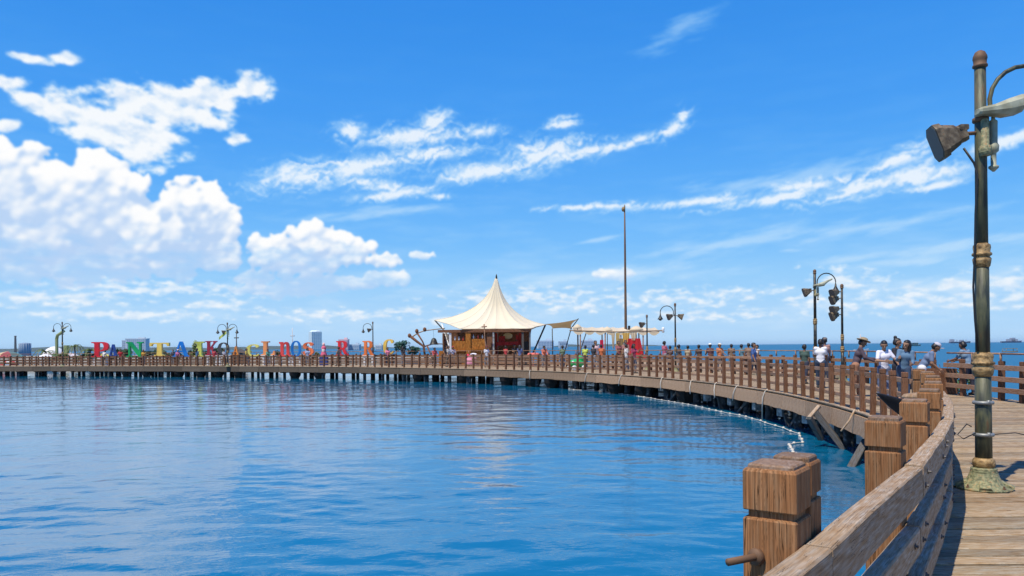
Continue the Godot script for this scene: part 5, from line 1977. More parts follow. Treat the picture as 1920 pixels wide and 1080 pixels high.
func near_details() -> void:
	tint = Color(1, 1, 1)
	var o := thing("metal_pipe", "short rusty pipe sticking out from the nearest thick post", "pipe", w(0.0, 0, 0))
	var s := new_st()
	tube(s, [w(0.745, 0.842, 2.60), w(0.93, 0.842, 2.70)], 0.014, 8)
	put(s, "tube", M.rust, o)
	s = new_st()
	lathe(s, w(0.855, 0.842, 2.66), [[0.03, 0.0], [0.032, 0.01], [0.03, 0.022]], 10, Vector3(0.88, 0, -0.47).normalized())
	put(s, "flange", M.rust, o)
	# a dark leaf shaped board resting across the railing
	o = thing("dark_board", "black tapering board jutting over the railing behind the third post", "board")
	s = new_st()
	s.set_smooth_group(0)
	var rings := []
	var a := w(3.655, 1.10, 7.5)
	var b := w(4.42, 0.80, 7.75)
	var d := (b - a).normalized()
	for e in [[0.0, 0.01, 0.012], [0.08, 0.05, 0.02], [0.25, 0.12, 0.028], [0.45, 0.18, 0.03], [0.7, 0.21, 0.03], [0.9, 0.17, 0.028], [1.0, 0.08, 0.02]]:
		var mid: Vector3 = a.lerp(b, e[0]) + Vector3.DOWN * sin(e[0] * PI) * 0.03
		var side := Vector3(0, 0.85, 0.5).normalized()
		side = (side - d * side.dot(d)).normalized()
		var u := d.cross(side)
		rings.append(section(mid, side, u, e[1], e[2], e[2] * 0.3))
	loft(s, rings)
	put(s, "blade", M.black, o)
	o = thing("round_board", "weathered rounded board lying on the railing behind the third post", "board", w(4.18, 1.03, 7.72))
	s = new_st()
	tint = Color(0.8, 0.75, 0.72)
	lathe(s, Vector3.ZERO, [[0.15, 0.0], [0.155, 0.015], [0.13, 0.04], [0.06, 0.052], [0.01, 0.055]], 14, Vector3.UP, true, 0.6)
	put(s, "top", M.rail, o)
	tint = Color(1, 1, 1)
	# wooden bin at the corner of the sea railing
	o = thing("wooden_bin", "square brown wooden bin standing at the corner of the sea side railing", "bin", w(13.45, 0, 23.4))
	for k in 4:
		for j in 4:
			s = new_st()
			var g := rng.randf_range(0.85, 1.1)
			tint = Color(g, g, g)
			var q := Vector3(-0.225 + 0.15 * j, 0.40, 0.29).rotated(Vector3.UP, k * PI * 0.5 + 0.12)
			box(s, q, Vector3(0.143, 0.78, 0.025), 0.004, k * PI * 0.5 + 0.12)
			put(s, "board", M.far_post, o)
	s = new_st()
	box(s, Vector3(0, 0.72, 0), Vector3(0.56, 0.02, 0.56), 0.0, 0.12)
	put(s, "lid", M.far_post, o)
	s = new_st()
	box(s, Vector3(0, 0.02, 0), Vector3(0.56, 0.04, 0.56), 0.0, 0.12)
	put(s, "floor", M.far_post, o)
	tint = Color(1, 1, 1)
	# broken timbers that lean out under the deck edge
	o = thing("broken_braces", "grey broken brace timbers slanting into the water under the deck edge", "timbers")
	for e in [[w(7.92, -0.02, 19.3), w(7.50, -0.28, 18.9), 0.10, M.rail], [w(7.52, -0.27, 18.95), w(7.93, -0.85, 19.2), 0.15, M.grey_wood], [w(7.75, -0.16, 19.1), w(8.30, -1.05, 18.7), 0.17, M.grey_wood], [w(8.0, -0.62, 16.9), w(7.2, -1.12, 15.95), 0.17, M.grey_wood]]:
		s = new_st()
		beam(s, e[0], e[1], e[2], e[2] * 0.8, 0.012)
		put(s, "timber", e[3], o)
	for e in [[23.5, 0.9, 0.12], [25.4, -1.1, 0.13], [28.2, 1.3, 0.14], [31.5, -0.8, 0.13], [35.0, 1.2, 0.14]]:
		var bs := at_depth(inner, e[0])
		var bp := along(inner, bs)
		var bh := heading(inner, bs)
		s = new_st()
		beam(s, bp + Vector3(0.35, -0.4, 0), bp + bh * e[1] + Vector3(0.2, -1.25, 0), e[2], e[2] * 0.8, 0.012)
		put(s, "timber", M.grey_wood, o)
	for e in [[w(7.95, 0.06, 17.35), w(7.56, -0.42, 17.2), "pale stick hanging off the deck edge, the shorter of two"], [w(8.0, 0.06, 17.3), w(8.15, -0.62, 16.9), "pale stick hanging off the deck edge, the longer of two"]]:
		o = thing("stick", e[2], "stick")
		s = new_st()
		tube(s, [e[0], (e[0] + e[1]) * 0.5 + Vector3(0.02, 0, 0.02), e[1]], 0.022, 6)
		put(s, "rod", M.rail, o)
	# ropes that hang over the fascia
	var words := ["pale rope hanging lowest over the deck edge, left of the broken braces", "pale rope over the fascia, second from the right", "pale rope over the fascia, third from the right", "pale rope over the fascia below the arched lamp post", "pale rope over the fascia below the crowd", "pale rope over the fascia below the red curtains", "pale rope over the fascia below the green ride", "pale rope over the fascia below the tent"]
	var depth := [25.6, 28.4, 30.6, 33.0, 36.0, 40.0, 43.5, 49.0]
	for k in 8:
		var at := at_depth(inner, depth[k])
		var p := along(inner, at)
		var hd := heading(inner, at)
		var out := Vector3.UP.cross(hd)
		o = thing("rope", words[k], "rope", Vector3.ZERO, 0.0, "ropes over the deck edge")
		s = new_st()
		var long := 0.55 if k else 1.0
		var sway := rng.randf_range(-0.25, 0.25)
		tube(s, [p + out * 0.06 + Vector3.UP * 0.06, p + out * 0.15 + Vector3.DOWN * 0.02 + hd * sway * 0.2, p + out * 0.22 + Vector3.DOWN * 0.25 + hd * sway * 0.6, p + out * 0.23 + Vector3.DOWN * long + hd * sway], 0.02, 6)
		put(s, "strand", M.rope, o)
	# a string of floats on the water along the piles
	o = thing("float_line", "string of small white floats on the water along the piles", "float line")
	var c := path([[3.4, 45.6], [5.4, 42.3], [7.1, 36.2], [8.1, 30.6], [8.5, 26.0], [8.42, 22.8], [8.2, 21.2], [7.8, 20.2], [7.2, 19.4], [6.85, 18.4], [6.65, 17.3]])
	var line := []
	var at := 0.0
	s = new_st()
	blob(s, Vector3.ZERO, Vector3(0.045, 0.038, 0.045), 8, 6)
	s.generate_normals()
	var bead := s.commit()
	while at < c.get_baked_length():
		var p := c.sample_baked(at) + Vector3(rng.randf_range(-0.08, 0.08), WATER + 0.025, rng.randf_range(-0.08, 0.08))
		line.append(p)
		show_mesh(bead, "float", M.rope, o).position = p
		at += rng.randf_range(0.6, 0.85) if at < c.get_baked_length() - 3.0 else 0.34
	s = new_st()
	tube(s, line, 0.012, 4)
	put(s, "line", M.rope, o)


# ------------------------------------------------------------------ people

func field(s: SurfaceTool, bones: Array, cell: float, k: float) -> void:
	# smooth union of tapered capsules, meshed as surface nets
	var lo := Vector3.ONE * 1e9
	var hi := -lo
	for b in bones:
		var r: float = maxf(b[2], b[3]) + cell * 2.5
		lo = lo.min((b[0] as Vector3).min(b[1]) - Vector3.ONE * r)
		hi = hi.max((b[0] as Vector3).max(b[1]) + Vector3.ONE * r)
	var nx := int((hi.x - lo.x) / cell) + 2
	var ny := int((hi.y - lo.y) / cell) + 2
	var nz := int((hi.z - lo.z) / cell) + 2
	var f := PackedFloat32Array()
	f.resize(nx * ny * nz)
	f.fill(1000.0)
	for b in bones:
		var p0: Vector3 = b[0]
		var p1: Vector3 = b[1]
		var r0: float = b[2]
		var r1: float = b[3]
		var r := maxf(r0, r1) + k + cell * 2.0
		var l := ((p0.min(p1) - Vector3.ONE * r - lo) / cell).floor()
		var h := ((p0.max(p1) + Vector3.ONE * r - lo) / cell).ceil()
		var ab := p1 - p0
		var inv := 1.0 / maxf(ab.length_squared(), 1e-8)
		for z in range(maxi(int(l.z), 0), mini(int(h.z) + 1, nz)):
			for y in range(maxi(int(l.y), 0), mini(int(h.y) + 1, ny)):
				var at := (z * ny + y) * nx
				for x in range(maxi(int(l.x), 0), mini(int(h.x) + 1, nx)):
					var q := lo + Vector3(x, y, z) * cell - p0
					var t := clampf(q.dot(ab) * inv, 0.0, 1.0)
					var d := (q - ab * t).length() - lerpf(r0, r1, t)
					var e := f[at + x]
					var m := clampf(0.5 + 0.5 * (e - d) / k, 0.0, 1.0)
					f[at + x] = lerpf(e, d, m) - k * m * (1.0 - m)
	var vert := {}
	s.set_smooth_group(0)
	var step := [1, nx, nx * ny]
	for z in range(1, nz - 1):
		for y in range(1, ny - 1):
			for x in range(1, nx - 1):
				var at := (z * ny + y) * nx + x
				var inside := f[at] < 0.0
				for axis in 3:
					if (f[at + step[axis]] < 0.0) == inside:
						continue
					var u: int = (axis + 1) % 3
					var v: int = (axis + 2) % 3
					var c := [at - step[u] - step[v], at - step[v], at, at - step[u]]
					var p := []
					for e in c:
						if not vert.has(e):
							vert[e] = net_vertex(f, e, nx, ny, cell, lo)
						p.append(vert[e])
					if inside:
						quad(s, p[0], p[1], p[2], p[3])
					else:
						quad(s, p[3], p[2], p[1], p[0])
	s.set_smooth_group(-1)


func net_vertex(f: PackedFloat32Array, at: int, nx: int, ny: int, cell: float, lo: Vector3) -> Vector3:
	var sum := Vector3.ZERO
	var n := 0
	var o := PackedInt32Array([0, 1, nx, nx + 1, nx * ny, nx * ny + 1, nx * ny + nx, nx * ny + nx + 1])
	for a in 8:
		for bit in 3:
			var b := a | (1 << bit)
			if b == a:
				continue
			var fa := f[at + o[a]]
			var fb := f[at + o[b]]
			if (fa < 0.0) != (fb < 0.0):
				var t := fa / (fa - fb)
				var pa := Vector3(a & 1, (a >> 1) & 1, (a >> 2) & 1)
				var pb := Vector3(b & 1, (b >> 1) & 1, (b >> 2) & 1)
				sum += pa.lerp(pb, t)
				n += 1
	var base := Vector3(at % nx, (at / nx) % ny, at / (nx * ny))
	return lo + (base + sum / maxi(n, 1)) * cell


var figures := {}


func joints(pose: Dictionary) -> Dictionary:
	# a 1.70 m figure that faces +z; arms are [forward, outward, bend of the elbow forward, bend inward] in radians
	var j := {}
	j.hip = Vector3(0, 0.93, 0)
	var lean := Basis(Vector3.RIGHT, pose.get("lean", 0.0)) * Basis(Vector3.BACK, pose.get("tilt", 0.0))
	var up := func(v: Vector3) -> Vector3: return j.hip + lean * (v - j.hip)
	j.waist = up.call(Vector3(0, 1.08, 0))
	j.chest = up.call(Vector3(0, 1.27, 0.0))
	j.neck = up.call(Vector3(0, 1.44, -0.01))
	var nod := Basis(Vector3.UP, pose.get("look", 0.0)) * Basis(Vector3.RIGHT, pose.get("nod", 0.0))
	j.turn = lean * nod
	j.head = j.neck + lean * Vector3(0, 0.16, 0.02)
	for side in [-1, 1]:
		var n := "l" if side > 0 else "r"
		j["shoulder" + n] = up.call(Vector3(side * 0.158, 1.40, -0.01))
		var arm: Array = pose.get("arm_" + n, [0.1, 0.12, 0.3, 0.0])
		var b: Basis = lean * Basis(Vector3.BACK, side * arm[1]) * Basis(Vector3.RIGHT, -arm[0])
		j["elbow" + n] = j["shoulder" + n] + b * Vector3(0, -0.28, 0)
		var b2: Basis = b * Basis(Vector3.BACK, -side * arm[3]) * Basis(Vector3.RIGHT, -arm[2])
		j["wrist" + n] = j["elbow" + n] + b2 * Vector3(0, -0.25, 0)
		j["hand" + n] = b2
		var stride: float = pose.get("stride", 0.08) * side
		j["thigh" + n] = Vector3(side * 0.09, 0.92, 0)
		j["knee" + n] = Vector3(side * 0.095, 0.50, 0.02 + stride * 0.7)
		j["ankle" + n] = Vector3(side * 0.10, 0.09, stride)
		j["toe" + n] = Vector3(side * 0.12, 0.035, stride + 0.15)
	return j


func head_bones(j: Dictionary) -> Array:
	var h: Vector3 = j.head
	var b: Basis = j.turn
	var at := func(x: float, y: float, z: float) -> Vector3: return h + b * Vector3(x, y, z)
	return [[at.call(0, 0.035, -0.015), at.call(0, 0.035, 0.02), 0.088, 0.083], [at.call(0, -0.03, 0.03), at.call(0, -0.065, 0.05), 0.065, 0.042], [at.call(0, 0.015, 0.098), at.call(0, -0.018, 0.116), 0.009, 0.015], [at.call(-0.025, -0.058, 0.082), at.call(0.025, -0.058, 0.082), 0.010, 0.010], [at.call(-0.084, 0.005, -0.005), at.call(-0.09, -0.025, -0.002), 0.014, 0.011], [at.call(0.084, 0.005, -0.005), at.call(0.09, -0.025, -0.002), 0.014, 0.011]]


func hand_bones(j: Dictionary, n: String) -> Array:
	var b: Basis = j["hand" + n]
	var p: Vector3 = j["wrist" + n]
	var m := 1.0 if n == "l" else -1.0
	var at := func(x: float, y: float, z: float) -> Vector3: return p + b * Vector3(x * m, y, z)
	var got := [[at.call(0, -0.01, 0), at.call(0, -0.05, 0.0), 0.022, 0.024], [at.call(0, -0.05, -0.02), at.call(0, -0.085, -0.026), 0.020, 0.014], [at.call(0, -0.05, 0.015), at.call(0, -0.085, 0.026), 0.020, 0.014]]
	var reach := [0.062, 0.075, 0.080, 0.070]
	for k in 4:
		var z := 0.030 - k * 0.0195
		var l: float = reach[3 - k]
		got.append([at.call(0, -0.085, z), at.call(-0.012, -0.085 - l * 0.55, z * 1.1), 0.0095, 0.0088])
		got.append([at.call(-0.012, -0.085 - l * 0.55, z * 1.1), at.call(-0.034, -0.085 - l * 0.92, z * 1.1), 0.0088, 0.0078])
	got.append([at.call(-0.004, -0.03, 0.024), at.call(-0.014, -0.062, 0.050), 0.012, 0.010])
	got.append([at.call(-0.014, -0.062, 0.050), at.call(-0.026, -0.092, 0.052), 0.010, 0.0085])
	return got


func figure(key: String, pose: Dictionary, fine: bool) -> Dictionary:
	if figures.has(key):
		return figures[key]
	var j := joints(pose)
	var cell := 0.018 if fine else 0.028
	var got := {}
	tint = Color(1, 1, 1)
	var slim: float = pose.get("slim", 1.0)
	var torso := func(extra: float) -> Array:
		var x := Vector3(0.066 * slim, 0, 0)
		var xb: Vector3 = (j.shoulderl - j.shoulderr).normalized() * 0.074 * slim
		return [[j.hip - x, j.hip + x, 0.100 + extra, 0.100 + extra], [j.waist - x * 0.7, j.waist + x * 0.7, 0.088 + extra, 0.088 + extra], [j.chest - xb, j.chest + xb, 0.108 + extra, 0.108 + extra], [j.hip, j.chest, 0.10 + extra, 0.11 + extra], [j.shoulderl, j.shoulderr, 0.050 + extra, 0.050 + extra]]
	var arms := func(extra: float, whole: bool) -> Array:
		var a := []
		for n in ["l", "r"]:
			var e: Vector3 = j["elbow" + n] if whole else (j["shoulder" + n] as Vector3).lerp(j["elbow" + n], 0.72)
			a.append([j["shoulder" + n], e, 0.053 + extra, 0.041 + extra * (1.0 if whole else 1.5)])
			if whole:
				a.append([j["elbow" + n], j["wrist" + n], 0.039 + extra, 0.027 + extra])
		return a
	var legs := func(extra: float, down: float) -> Array:
		var a := []
		for n in ["l", "r"]:
			a.append([j["thigh" + n], j["knee" + n], 0.088 + extra, 0.058 + extra])
			a.append([j["knee" + n], (j["knee" + n] as Vector3).lerp(j["ankle" + n], down), 0.056 + extra, 0.040 + extra])
		return a
	var s := new_st()
	var skin: Array = torso.call(-0.012) + arms.call(0.0, true) + legs.call(-0.006, 1.0)
	skin.append([j.neck - j.turn * Vector3(0, 0.03, 0), j.head + j.turn * Vector3(0, -0.03, 0), 0.056, 0.052])
	for n in ["l", "r"]:
		skin.append([j["ankle" + n], j["toe" + n], 0.040, 0.030])
	if fine:
		field(s, skin, cell, 0.03)
		field(s, head_bones(j), 0.009, 0.014)
		for n in ["l", "r"]:
			field(s, hand_bones(j, n), 0.006, 0.006)
	else:
		var bones := skin + head_bones(j)
		for n in ["l", "r"]:
			bones.append([j["wrist" + n], j["wrist" + n] + j["hand" + n] * Vector3(0, -0.12, 0.0), 0.028, 0.022])
		field(s, bones, cell, 0.03)
	s.generate_normals()
	got.body = s.commit()
	s = new_st()
	var shirt: Array = torso.call(0.006) + arms.call(0.009, pose.get("sleeves", false))
	if pose.get("skirt", false):
		shirt.append([j.hip, Vector3(0, 0.62, 0.0), 0.14, 0.17])
	field(s, shirt, cell, 0.035)
	s.generate_normals()
	got.shirt = s.commit()
	s = new_st()
	field(s, [[j.hip - Vector3(0.07, 0.02, 0), j.hip + Vector3(0.07, -0.02, 0), 0.112, 0.112]] + legs.call(0.014, pose.get("leg", 0.92)), cell, 0.03)
	s.generate_normals()
	got.trousers = s.commit()
	s = new_st()
	for n in ["l", "r"]:
		field(s, [[j["ankle" + n] - Vector3(0, 0.04, 0.02), j["toe" + n], 0.048, 0.038]], 0.018, 0.02)
	s.generate_normals()
	got.shoes = s.commit()
	s = new_st()
	var at := func(x: float, y: float, z: float) -> Vector3: return j.head + j.turn * Vector3(x, y, z)
	var hair := [[at.call(0, 0.060, -0.030), at.call(0, 0.068, 0.012), 0.088, 0.080], [at.call(-0.02, 0.01, -0.045), at.call(0.02, 0.01, -0.045), 0.082, 0.082]]
	if pose.get("hair", "") == "long":
		hair.append([at.call(-0.04, 0.0, -0.05), at.call(-0.05, -0.24, -0.075), 0.07, 0.05])
		hair.append([at.call(0.04, 0.0, -0.05), at.call(0.05, -0.24, -0.075), 0.07, 0.05])
		hair.append([at.call(-0.075, 0.03, 0.0), at.call(-0.085, -0.16, 0.0), 0.03, 0.03])
		hair.append([at.call(0.075, 0.03, 0.0), at.call(0.085, -0.16, 0.0), 0.03, 0.03])
	elif pose.get("hair", "") == "bun":
		hair.append([at.call(0, 0.16, -0.06), at.call(0, 0.17, -0.06), 0.05, 0.05])
	field(s, hair, 0.016 if fine else 0.026, 0.02)
	s.generate_normals()
	got.hair = s.commit()
	s = new_st()
	for side in [-1, 1]:
		blob(s, at.call(side * 0.031, 0.014, 0.093), Vector3.ONE * 0.0105, 6, 4)
	s.generate_normals()
	got.eyes = s.commit()
	s = new_st()
	var axis: Vector3 = (j.turn * Vector3(0, 1, -0.12)).normalized()
	if pose.get("hat", "") == "straw":
		lathe(s, at.call(0, 0.085, -0.01), [[0.20, 0.0], [0.20, 0.012], [0.105, 0.02], [0.10, 0.08], [0.05, 0.10], [0.01, 0.102]], 14, axis)
	elif pose.get("hat", "") == "cap":
		lathe(s, at.call(0, 0.07, -0.01), [[0.104, 0.0], [0.104, 0.03], [0.088, 0.065], [0.05, 0.088], [0.01, 0.092]], 12, axis)
		blob(s, at.call(0, 0.075, 0.13), Vector3(0.075, 0.012, 0.075))
	if pose.get("hat", ""):
		s.generate_normals()
		got.hat = s.commit()
	figures[key] = got
	return got


func coloured(c: Color, rough := 0.85) -> StandardMaterial3D:
	var m := plain(c, rough)
	return m


func person(key: String, pose: Dictionary, at: Vector3, turn: float, tall: float, cols: Dictionary, label: String, fine := false) -> void:
	var f := figure(key, pose, fine)
	var o := thing("person", label, "person", at, turn, "people on the boardwalk")
	o.scale = Vector3.ONE * tall / 1.70
	show_mesh(f.body, "body", coloured(cols.get("skin", Color(0.26, 0.135, 0.075)), 0.6), o)
	show_mesh(f.shirt, "shirt", coloured(cols.get("shirt", Color(0.4, 0.4, 0.4))), o)
	show_mesh(f.trousers, "trousers", coloured(cols.get("trousers", Color(0.03, 0.035, 0.06))), o)
	show_mesh(f.shoes, "shoes", coloured(cols.get("shoes", Color(0.05, 0.05, 0.05))), o)
	show_mesh(f.hair, "hair", coloured(cols.get("hair", Color(0.012, 0.010, 0.010)), 0.5), o)
	if fine:
		show_mesh(f.eyes, "eyes", M.black, o)
	if f.has("hat"):
		show_mesh(f.hat, "hat", coloured(cols.get("hat", Color(0.75, 0.75, 0.72))), o)


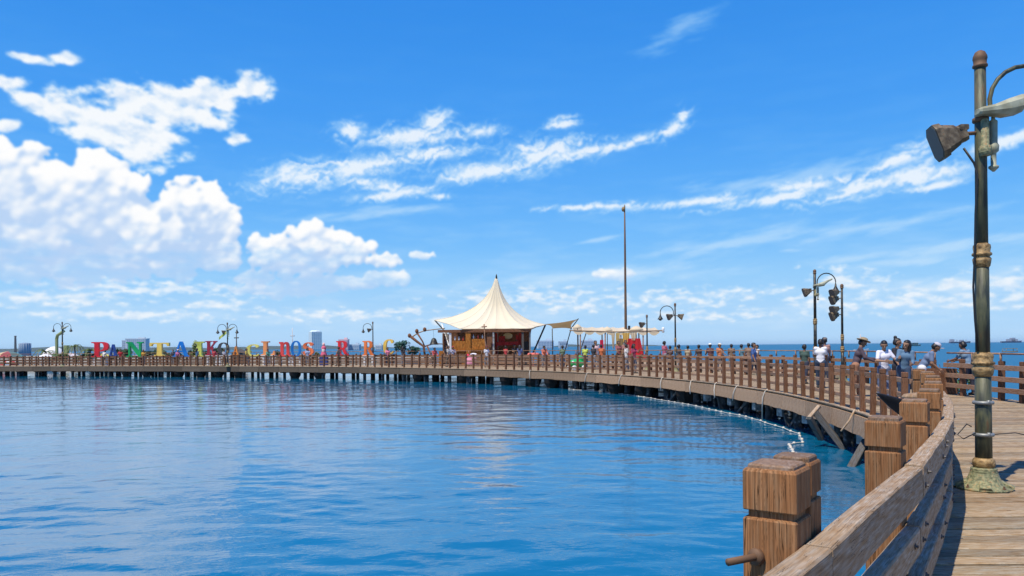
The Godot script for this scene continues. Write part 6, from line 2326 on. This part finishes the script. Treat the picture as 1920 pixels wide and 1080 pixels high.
func people() -> void:
	var white := Color(0.76, 0.76, 0.78)
	person("polo", {"arm_l": [0.5, 0.15, 0.9, 0.2], "arm_r": [0.3, 0.1, 0.7, 0.1], "look": 0.4}, w(11.15, 0, 27.0), 2.7, 1.73, {"shirt": white, "trousers": Color(0.03, 0.05, 0.09), "skin": Color(0.16, 0.075, 0.042)}, "person in a white polo shirt standing with back turned beside the arched lamp post", true)
	person("hug", {"lean": 0.30, "tilt": -0.16, "arm_l": [0.9, 0.1, 0.9, 0.3], "arm_r": [0.7, 0.15, 0.8, 0.2], "look": -0.3, "sleeves": true, "hat": "straw", "nod": 0.15}, w(10.25, 0, 22.3), 1.2, 1.74, {"shirt": Color(0.085, 0.06, 0.075), "trousers": Color(0.33, 0.16, 0.09), "hat": Color(0.30, 0.23, 0.14)}, "person in a dark top and straw hat leaning toward a companion in white", true)
	person("whitetop", {"lean": 0.12, "tilt": 0.06, "arm_l": [0.5, 0.5, 1.2, 0.6], "arm_r": [0.5, 0.5, 1.2, 0.6], "look": -0.4, "nod": 0.25, "slim": 0.9}, w(10.45, 0, 21.0), 0.1, 1.64, {"shirt": Color(0.74, 0.74, 0.84), "trousers": Color(0.12, 0.15, 0.24), "skin": Color(0.34, 0.19, 0.11)}, "person in a bright white top looking down, beside the straw hat", true)
	person("denim", {"lean": 0.20, "tilt": -0.12, "arm_l": [0.4, 0.2, 1.2, 0.2], "arm_r": [0.7, 0.1, 1.3, 0.2], "look": -0.5, "sleeves": true, "hair": "long", "slim": 0.9}, w(10.8, 0, 20.6), -0.5, 1.66, {"shirt": Color(0.10, 0.19, 0.30), "trousers": Color(0.04, 0.07, 0.13), "skin": Color(0.36, 0.20, 0.12)}, "person with long black hair in a blue denim jacket", true)
	person("bun", {"hair": "bun", "arm_l": [0.2, 0.15, 0.5, 0.0], "arm_r": [0.2, 0.15, 0.4, 0.0], "look": 0.3}, w(11.35, 0, 22.0), 0.6, 1.70, {"shirt": Color(0.03, 0.03, 0.04), "trousers": Color(0.02, 0.02, 0.03), "skin": Color(0.3, 0.16, 0.09)}, "person with a high hair bun in black behind the denim jacket", true)
	person("capred", {"lean": 0.55, "arm_l": [0.5, 0.2, 0.9, 0.2], "arm_r": [0.5, 0.2, 0.9, 0.2], "hat": "cap", "nod": 0.1}, w(11.35, 0, 20.7), 1.2, 1.66, {"shirt": Color(0.14, 0.20, 0.32), "trousers": Color(0.72, 0.72, 0.76), "hat": Color(0.50, 0.48, 0.52)}, "person in a pale cap and white trousers stooping beside the denim jacket", true)
	person("rail", {"lean": 0.28, "arm_l": [0.9, 0.2, 0.7, 0.2], "arm_r": [0.9, 0.2, 0.7, 0.2]}, w(13.82, 0, 22.6), 3.6, 1.62, {"shirt": Color(0.17, 0.26, 0.36), "trousers": Color(0.03, 0.03, 0.05), "skin": Color(0.2, 0.1, 0.06)}, "person in grey blue on the ledge outside the railing, left of the near lamp post", true)
	person("walk", {"arm_l": [0.3, 0.12, 0.5, 0.1], "stride": 0.16}, w(11.75, 0, 30.0), 2.4, 1.55, {"shirt": Color(0.05, 0.09, 0.075)}, "person in dark green just left of the arched lamp post")
	person("tallcap", {"hat": "cap", "arm_l": [0.6, 0.2, 1.0, 0.3]}, w(13.65, 0, 32.6), 2.9, 1.82, {"shirt": Color(0.34, 0.20, 0.18), "hat": Color(0.18, 0.15, 0.14), "skin": Color(0.30, 0.17, 0.12)}, "tall person in a brown cap and dull pink shirt between the two lamp posts")
	var crowd := [
		["stand", 10.15, 48.0, 3.0, 1.60, Color(0.16, 0.10, 0.09), Color(0, 0, 0, 0), "person in dull brown, leftmost of the crowd by the sea railing"],
		["walk", 10.5, 47.0, 2.0, 1.66, Color(0.06, 0.06, 0.07), Color(0, 0, 0, 0), "person in charcoal beside the lamp post with paired floodlights"],
		["stand", 11.3, 48.0, 2.6, 1.60, Color(0.40, 0.33, 0.22), Color(0, 0, 0, 0), "person in a tan shirt right of the lamp post with paired floodlights"],
		["walk", 11.75, 47.0, 3.4, 1.64, Color(0.10, 0.07, 0.06), Color(0, 0, 0, 0), "person in dark brown left of the white cap"],
		["cap", 12.2, 46.0, 3.1, 1.70, Color(0.14, 0.06, 0.06), Color(0.78, 0.78, 0.78), "person in a white cap and maroon top by the sea railing"],
		["cap", 12.85, 46.2, 0.3, 1.70, Color(0.60, 0.20, 0.08), Color(0.72, 0.66, 0.55), "person in a cream cap and orange top by the sea railing"],
		["stand", 13.8, 47.0, 2.8, 1.66, Color(0.22, 0.15, 0.10), Color(0, 0, 0, 0), "person in a mid brown top, bareheaded, right of the cream cap"],
		["walk", 14.2, 46.2, 2.2, 1.64, Color(0.10, 0.22, 0.28), Color(0, 0, 0, 0), "person in a teal shirt by the sea railing"],
		["stand", 14.25, 45.0, 2.9, 1.70, Color(0.26, 0.17, 0.12), Color(0, 0, 0, 0), "person in a rust brown top beside the blue shirt"],
		["walk", 11.0, 34.0, 1.0, 1.64, Color(0.06, 0.13, 0.34), Color(0, 0, 0, 0), "person in a blue shirt bending over the boardwalk"],
		["walk", 14.5, 44.2, 5.0, 1.60, Color(0.66, 0.64, 0.62), Color(0, 0, 0, 0), "person in pale clothes just right of the blue shirt"],
		["stand", 10.2, 50.0, 2.0, 1.9, Color(0.40, 0.10, 0.16), Color(0, 0, 0, 0), "tall person in a dark pink top at the end of the stall boom"],
		["stand", 5.0, 51.0, 3.0, 1.62, Color(0.50, 0.58, 0.10), Color(0, 0, 0, 0), "person in a lime top behind the green ride"],
		["walk", 5.5, 50.4, 2.4, 1.66, Color(0.03, 0.03, 0.04), Color(0, 0, 0, 0), "person in black with dark hair behind the green ride"],
		["stand", 6.0, 53.6, 0.2, 2.0, Color(0.60, 0.40, 0.40), Color(0, 0, 0, 0), "tall figure in speckled pink beside the crimson banner's left"],
		["walk", 6.2, 51.8, 2.7, 1.66, Color(0.52, 0.14, 0.05), Color(0, 0, 0, 0), "person in burnt orange left of the crimson banner"],
		["stand", 7.7, 54.0, 0.3, 1.95, Color(0.30, 0.10, 0.10), Color(0, 0, 0, 0), "person in dull red under the stall awning"],
		["walk", 8.15, 53.6, 0.1, 2.0, Color(0.36, 0.17, 0.14), Color(0, 0, 0, 0), "person in striped reddish brown under the stall awning"],
		["stand", -4.0, 64.8, 0.2, 1.8, Color(0.70, 0.70, 0.72), Color(0, 0, 0, 0), "person in white standing in the gap of the tent counter"],
		["walk", -5.6, 64.2, 0.3, 1.75, Color(0.02, 0.02, 0.03), Color(0, 0, 0, 0), "person in black at the left corner of the tent bar"],
		["cap", -5.05, 63.8, 0.2, 1.7, Color(0.35, 0.37, 0.5), Color(0.45, 0.06, 0.05), "person in a red cap and pale blue shirt at the left of the bar"],
		["stand", 0.2, 64.8, 0.4, 1.8, Color(0.03, 0.03, 0.035), Color(0, 0, 0, 0), "person in black inside the red draped bay"],
		["walk", -0.55, 64.3, 2.6, 1.7, Color(0.5, 0.05, 0.06), Color(0, 0, 0, 0), "person in red before the red draped bay"],
		["walk", -28.0, 72.6, 1.4, 1.6, Color(0.70, 0.66, 0.66), Color(0, 0, 0, 0), "person in pale clothes walking below the charcoal letter"],
		["stand", -28.9, 72.4, 2.9, 1.65, Color(0.42, 0.04, 0.05), Color(0, 0, 0, 0), "person in red left of the double lamp post with the streamer"],
		["stand", -41.6, 79.3, 0.3, 1.7, Color(0.40, 0.02, 0.03), Color(0, 0, 0, 0), "person in dark red right of the navy letter A"],
		["walk", -35.2, 77.5, 0.3, 1.6, Color(0.05, 0.05, 0.06), Color(0, 0, 0, 0), "person in black between the yellow T and the bright blue A"],
		["phone", -39.0, 79.0, 0.4, 1.62, Color(0.55, 0.30, 0.05), Color(0, 0, 0, 0), "person in amber standing below the green N's right leg"],
		["lean", -43.6, 79.6, 2.9, 1.66, Color(0.60, 0.58, 0.55), Color(0, 0, 0, 0), "person in off white bending below the red P"],
		["cap", -34.2, 76.4, 0.4, 1.6, Color(0.50, 0.16, 0.28), Color(0.7, 0.68, 0.62), "person in a pale cap and pink top below the bright blue A"],
		["phone", -31.9, 75.6, 2.6, 1.7, Color(0.06, 0.16, 0.30), Color(0, 0, 0, 0), "person in navy blue below the lime I"],
		["walk", -25.6, 72.0, 1.5, 1.64, Color(0.62, 0.46, 0.10), Color(0, 0, 0, 0), "person in mustard right of the double lamp post with the streamer"],
		["lean", -23.2, 71.2, 0.2, 1.6, Color(0.10, 0.28, 0.22), Color(0, 0, 0, 0), "person in dark teal bending below the orange L"],
		["phone", -18.8, 68.6, 0.5, 1.66, Color(0.34, 0.40, 0.58), Color(0, 0, 0, 0), "person in pale blue below the orange S"],
		["walk", -15.7, 67.6, 4.4, 1.7, Color(0.20, 0.16, 0.13), Color(0, 0, 0, 0), "person in dark brown below the red R"],
		["stand", -11.1, 66.6, 0.3, 1.62, Color(0.66, 0.20, 0.30), Color(0, 0, 0, 0), "person in rose pink below the pale yellow letter"],
		["phone", -9.4, 64.2, 2.7, 1.68, Color(0.05, 0.05, 0.06), Color(0, 0, 0, 0), "person in black left of the driftwood frame"],
		["lean", -6.55, 62.6, 0.6, 1.66, Color(0.58, 0.10, 0.09), Color(0, 0, 0, 0), "person in bright red bending below the hanging bell"],
		["walk", -5.2, 61.0, 1.2, 1.7, Color(0.52, 0.50, 0.46), Color(0, 0, 0, 0), "person in beige below the white tent strut"],
		["cap", -2.0, 58.4, 0.5, 1.64, Color(0.62, 0.62, 0.66), Color(0.2, 0.05, 0.05), "person in a maroon cap and white shirt before the tent bar"],
		["phone", 0.6, 57.6, 2.8, 1.68, Color(0.10, 0.14, 0.30), Color(0, 0, 0, 0), "person in indigo before the red draped bay"],
		["lean", 2.4, 55.6, 0.2, 1.66, Color(0.62, 0.17, 0.10), Color(0, 0, 0, 0), "person in vermilion bending right of the tent doorway"],
		["stand", 3.6, 53.4, 3.3, 1.62, Color(0.14, 0.20, 0.12), Color(0, 0, 0, 0), "person in moss green below the shade sail"],
		["walk", 6.95, 45.4, 1.8, 1.66, Color(0.58, 0.56, 0.54), Color(0, 0, 0, 0), "person in pale grey below the flagpole"],
		["phone", 7.0, 43.0, 0.7, 1.66, Color(0.34, 0.05, 0.10), Color(0, 0, 0, 0), "person in wine red below the red curtains"]]
	var base := {"phone": {"arm_l": [0.9, 0.1, 1.5, 0.3], "arm_r": [0.2, 0.12, 0.3, 0.0], "nod": 0.25, "stride": 0.04, "hair": "long", "slim": 0.92}, "lean": {"lean": 0.35, "tilt": 0.08, "arm_l": [0.7, 0.15, 0.5, 0.1], "arm_r": [0.6, 0.1, 0.9, 0.2], "stride": 0.12, "sleeves": true, "look": 0.4}, "stand": {"arm_l": [0.2, 0.12, 0.4, 0.0], "arm_r": [0.5, 0.15, 1.0, 0.2], "look": 0.3}, "cap": {"hat": "cap", "arm_l": [0.4, 0.15, 0.8, 0.1]}, "walk": {"arm_l": [0.35, 0.12, 0.5, 0.1], "arm_r": [-0.25, 0.12, 0.3, 0.0], "stride": 0.16}}
	for e in crowd:
		var hat: Color = e[6]
		var y := -0.06 if (e[2] > 61.0 and e[1] > -8.0) or (e[1] > 4.9 and e[2] > 52.5) or (e[1] > 10.0 and e[2] > 43.0) else 0.0
		var cols := {"shirt": e[5], "trousers": [Color(0.03, 0.04, 0.07), Color(0.10, 0.08, 0.06), Color(0.2, 0.2, 0.22)][rng.randi() % 3], "skin": Color(0.28, 0.145, 0.08) * rng.randf_range(0.7, 1.2), "hat": hat}
		person(e[0], base[e[0]] if e[0] != "walk" or not figures.has("walk") else {}, w(e[1], y, e[2]), e[3], e[4], cols, e[7])
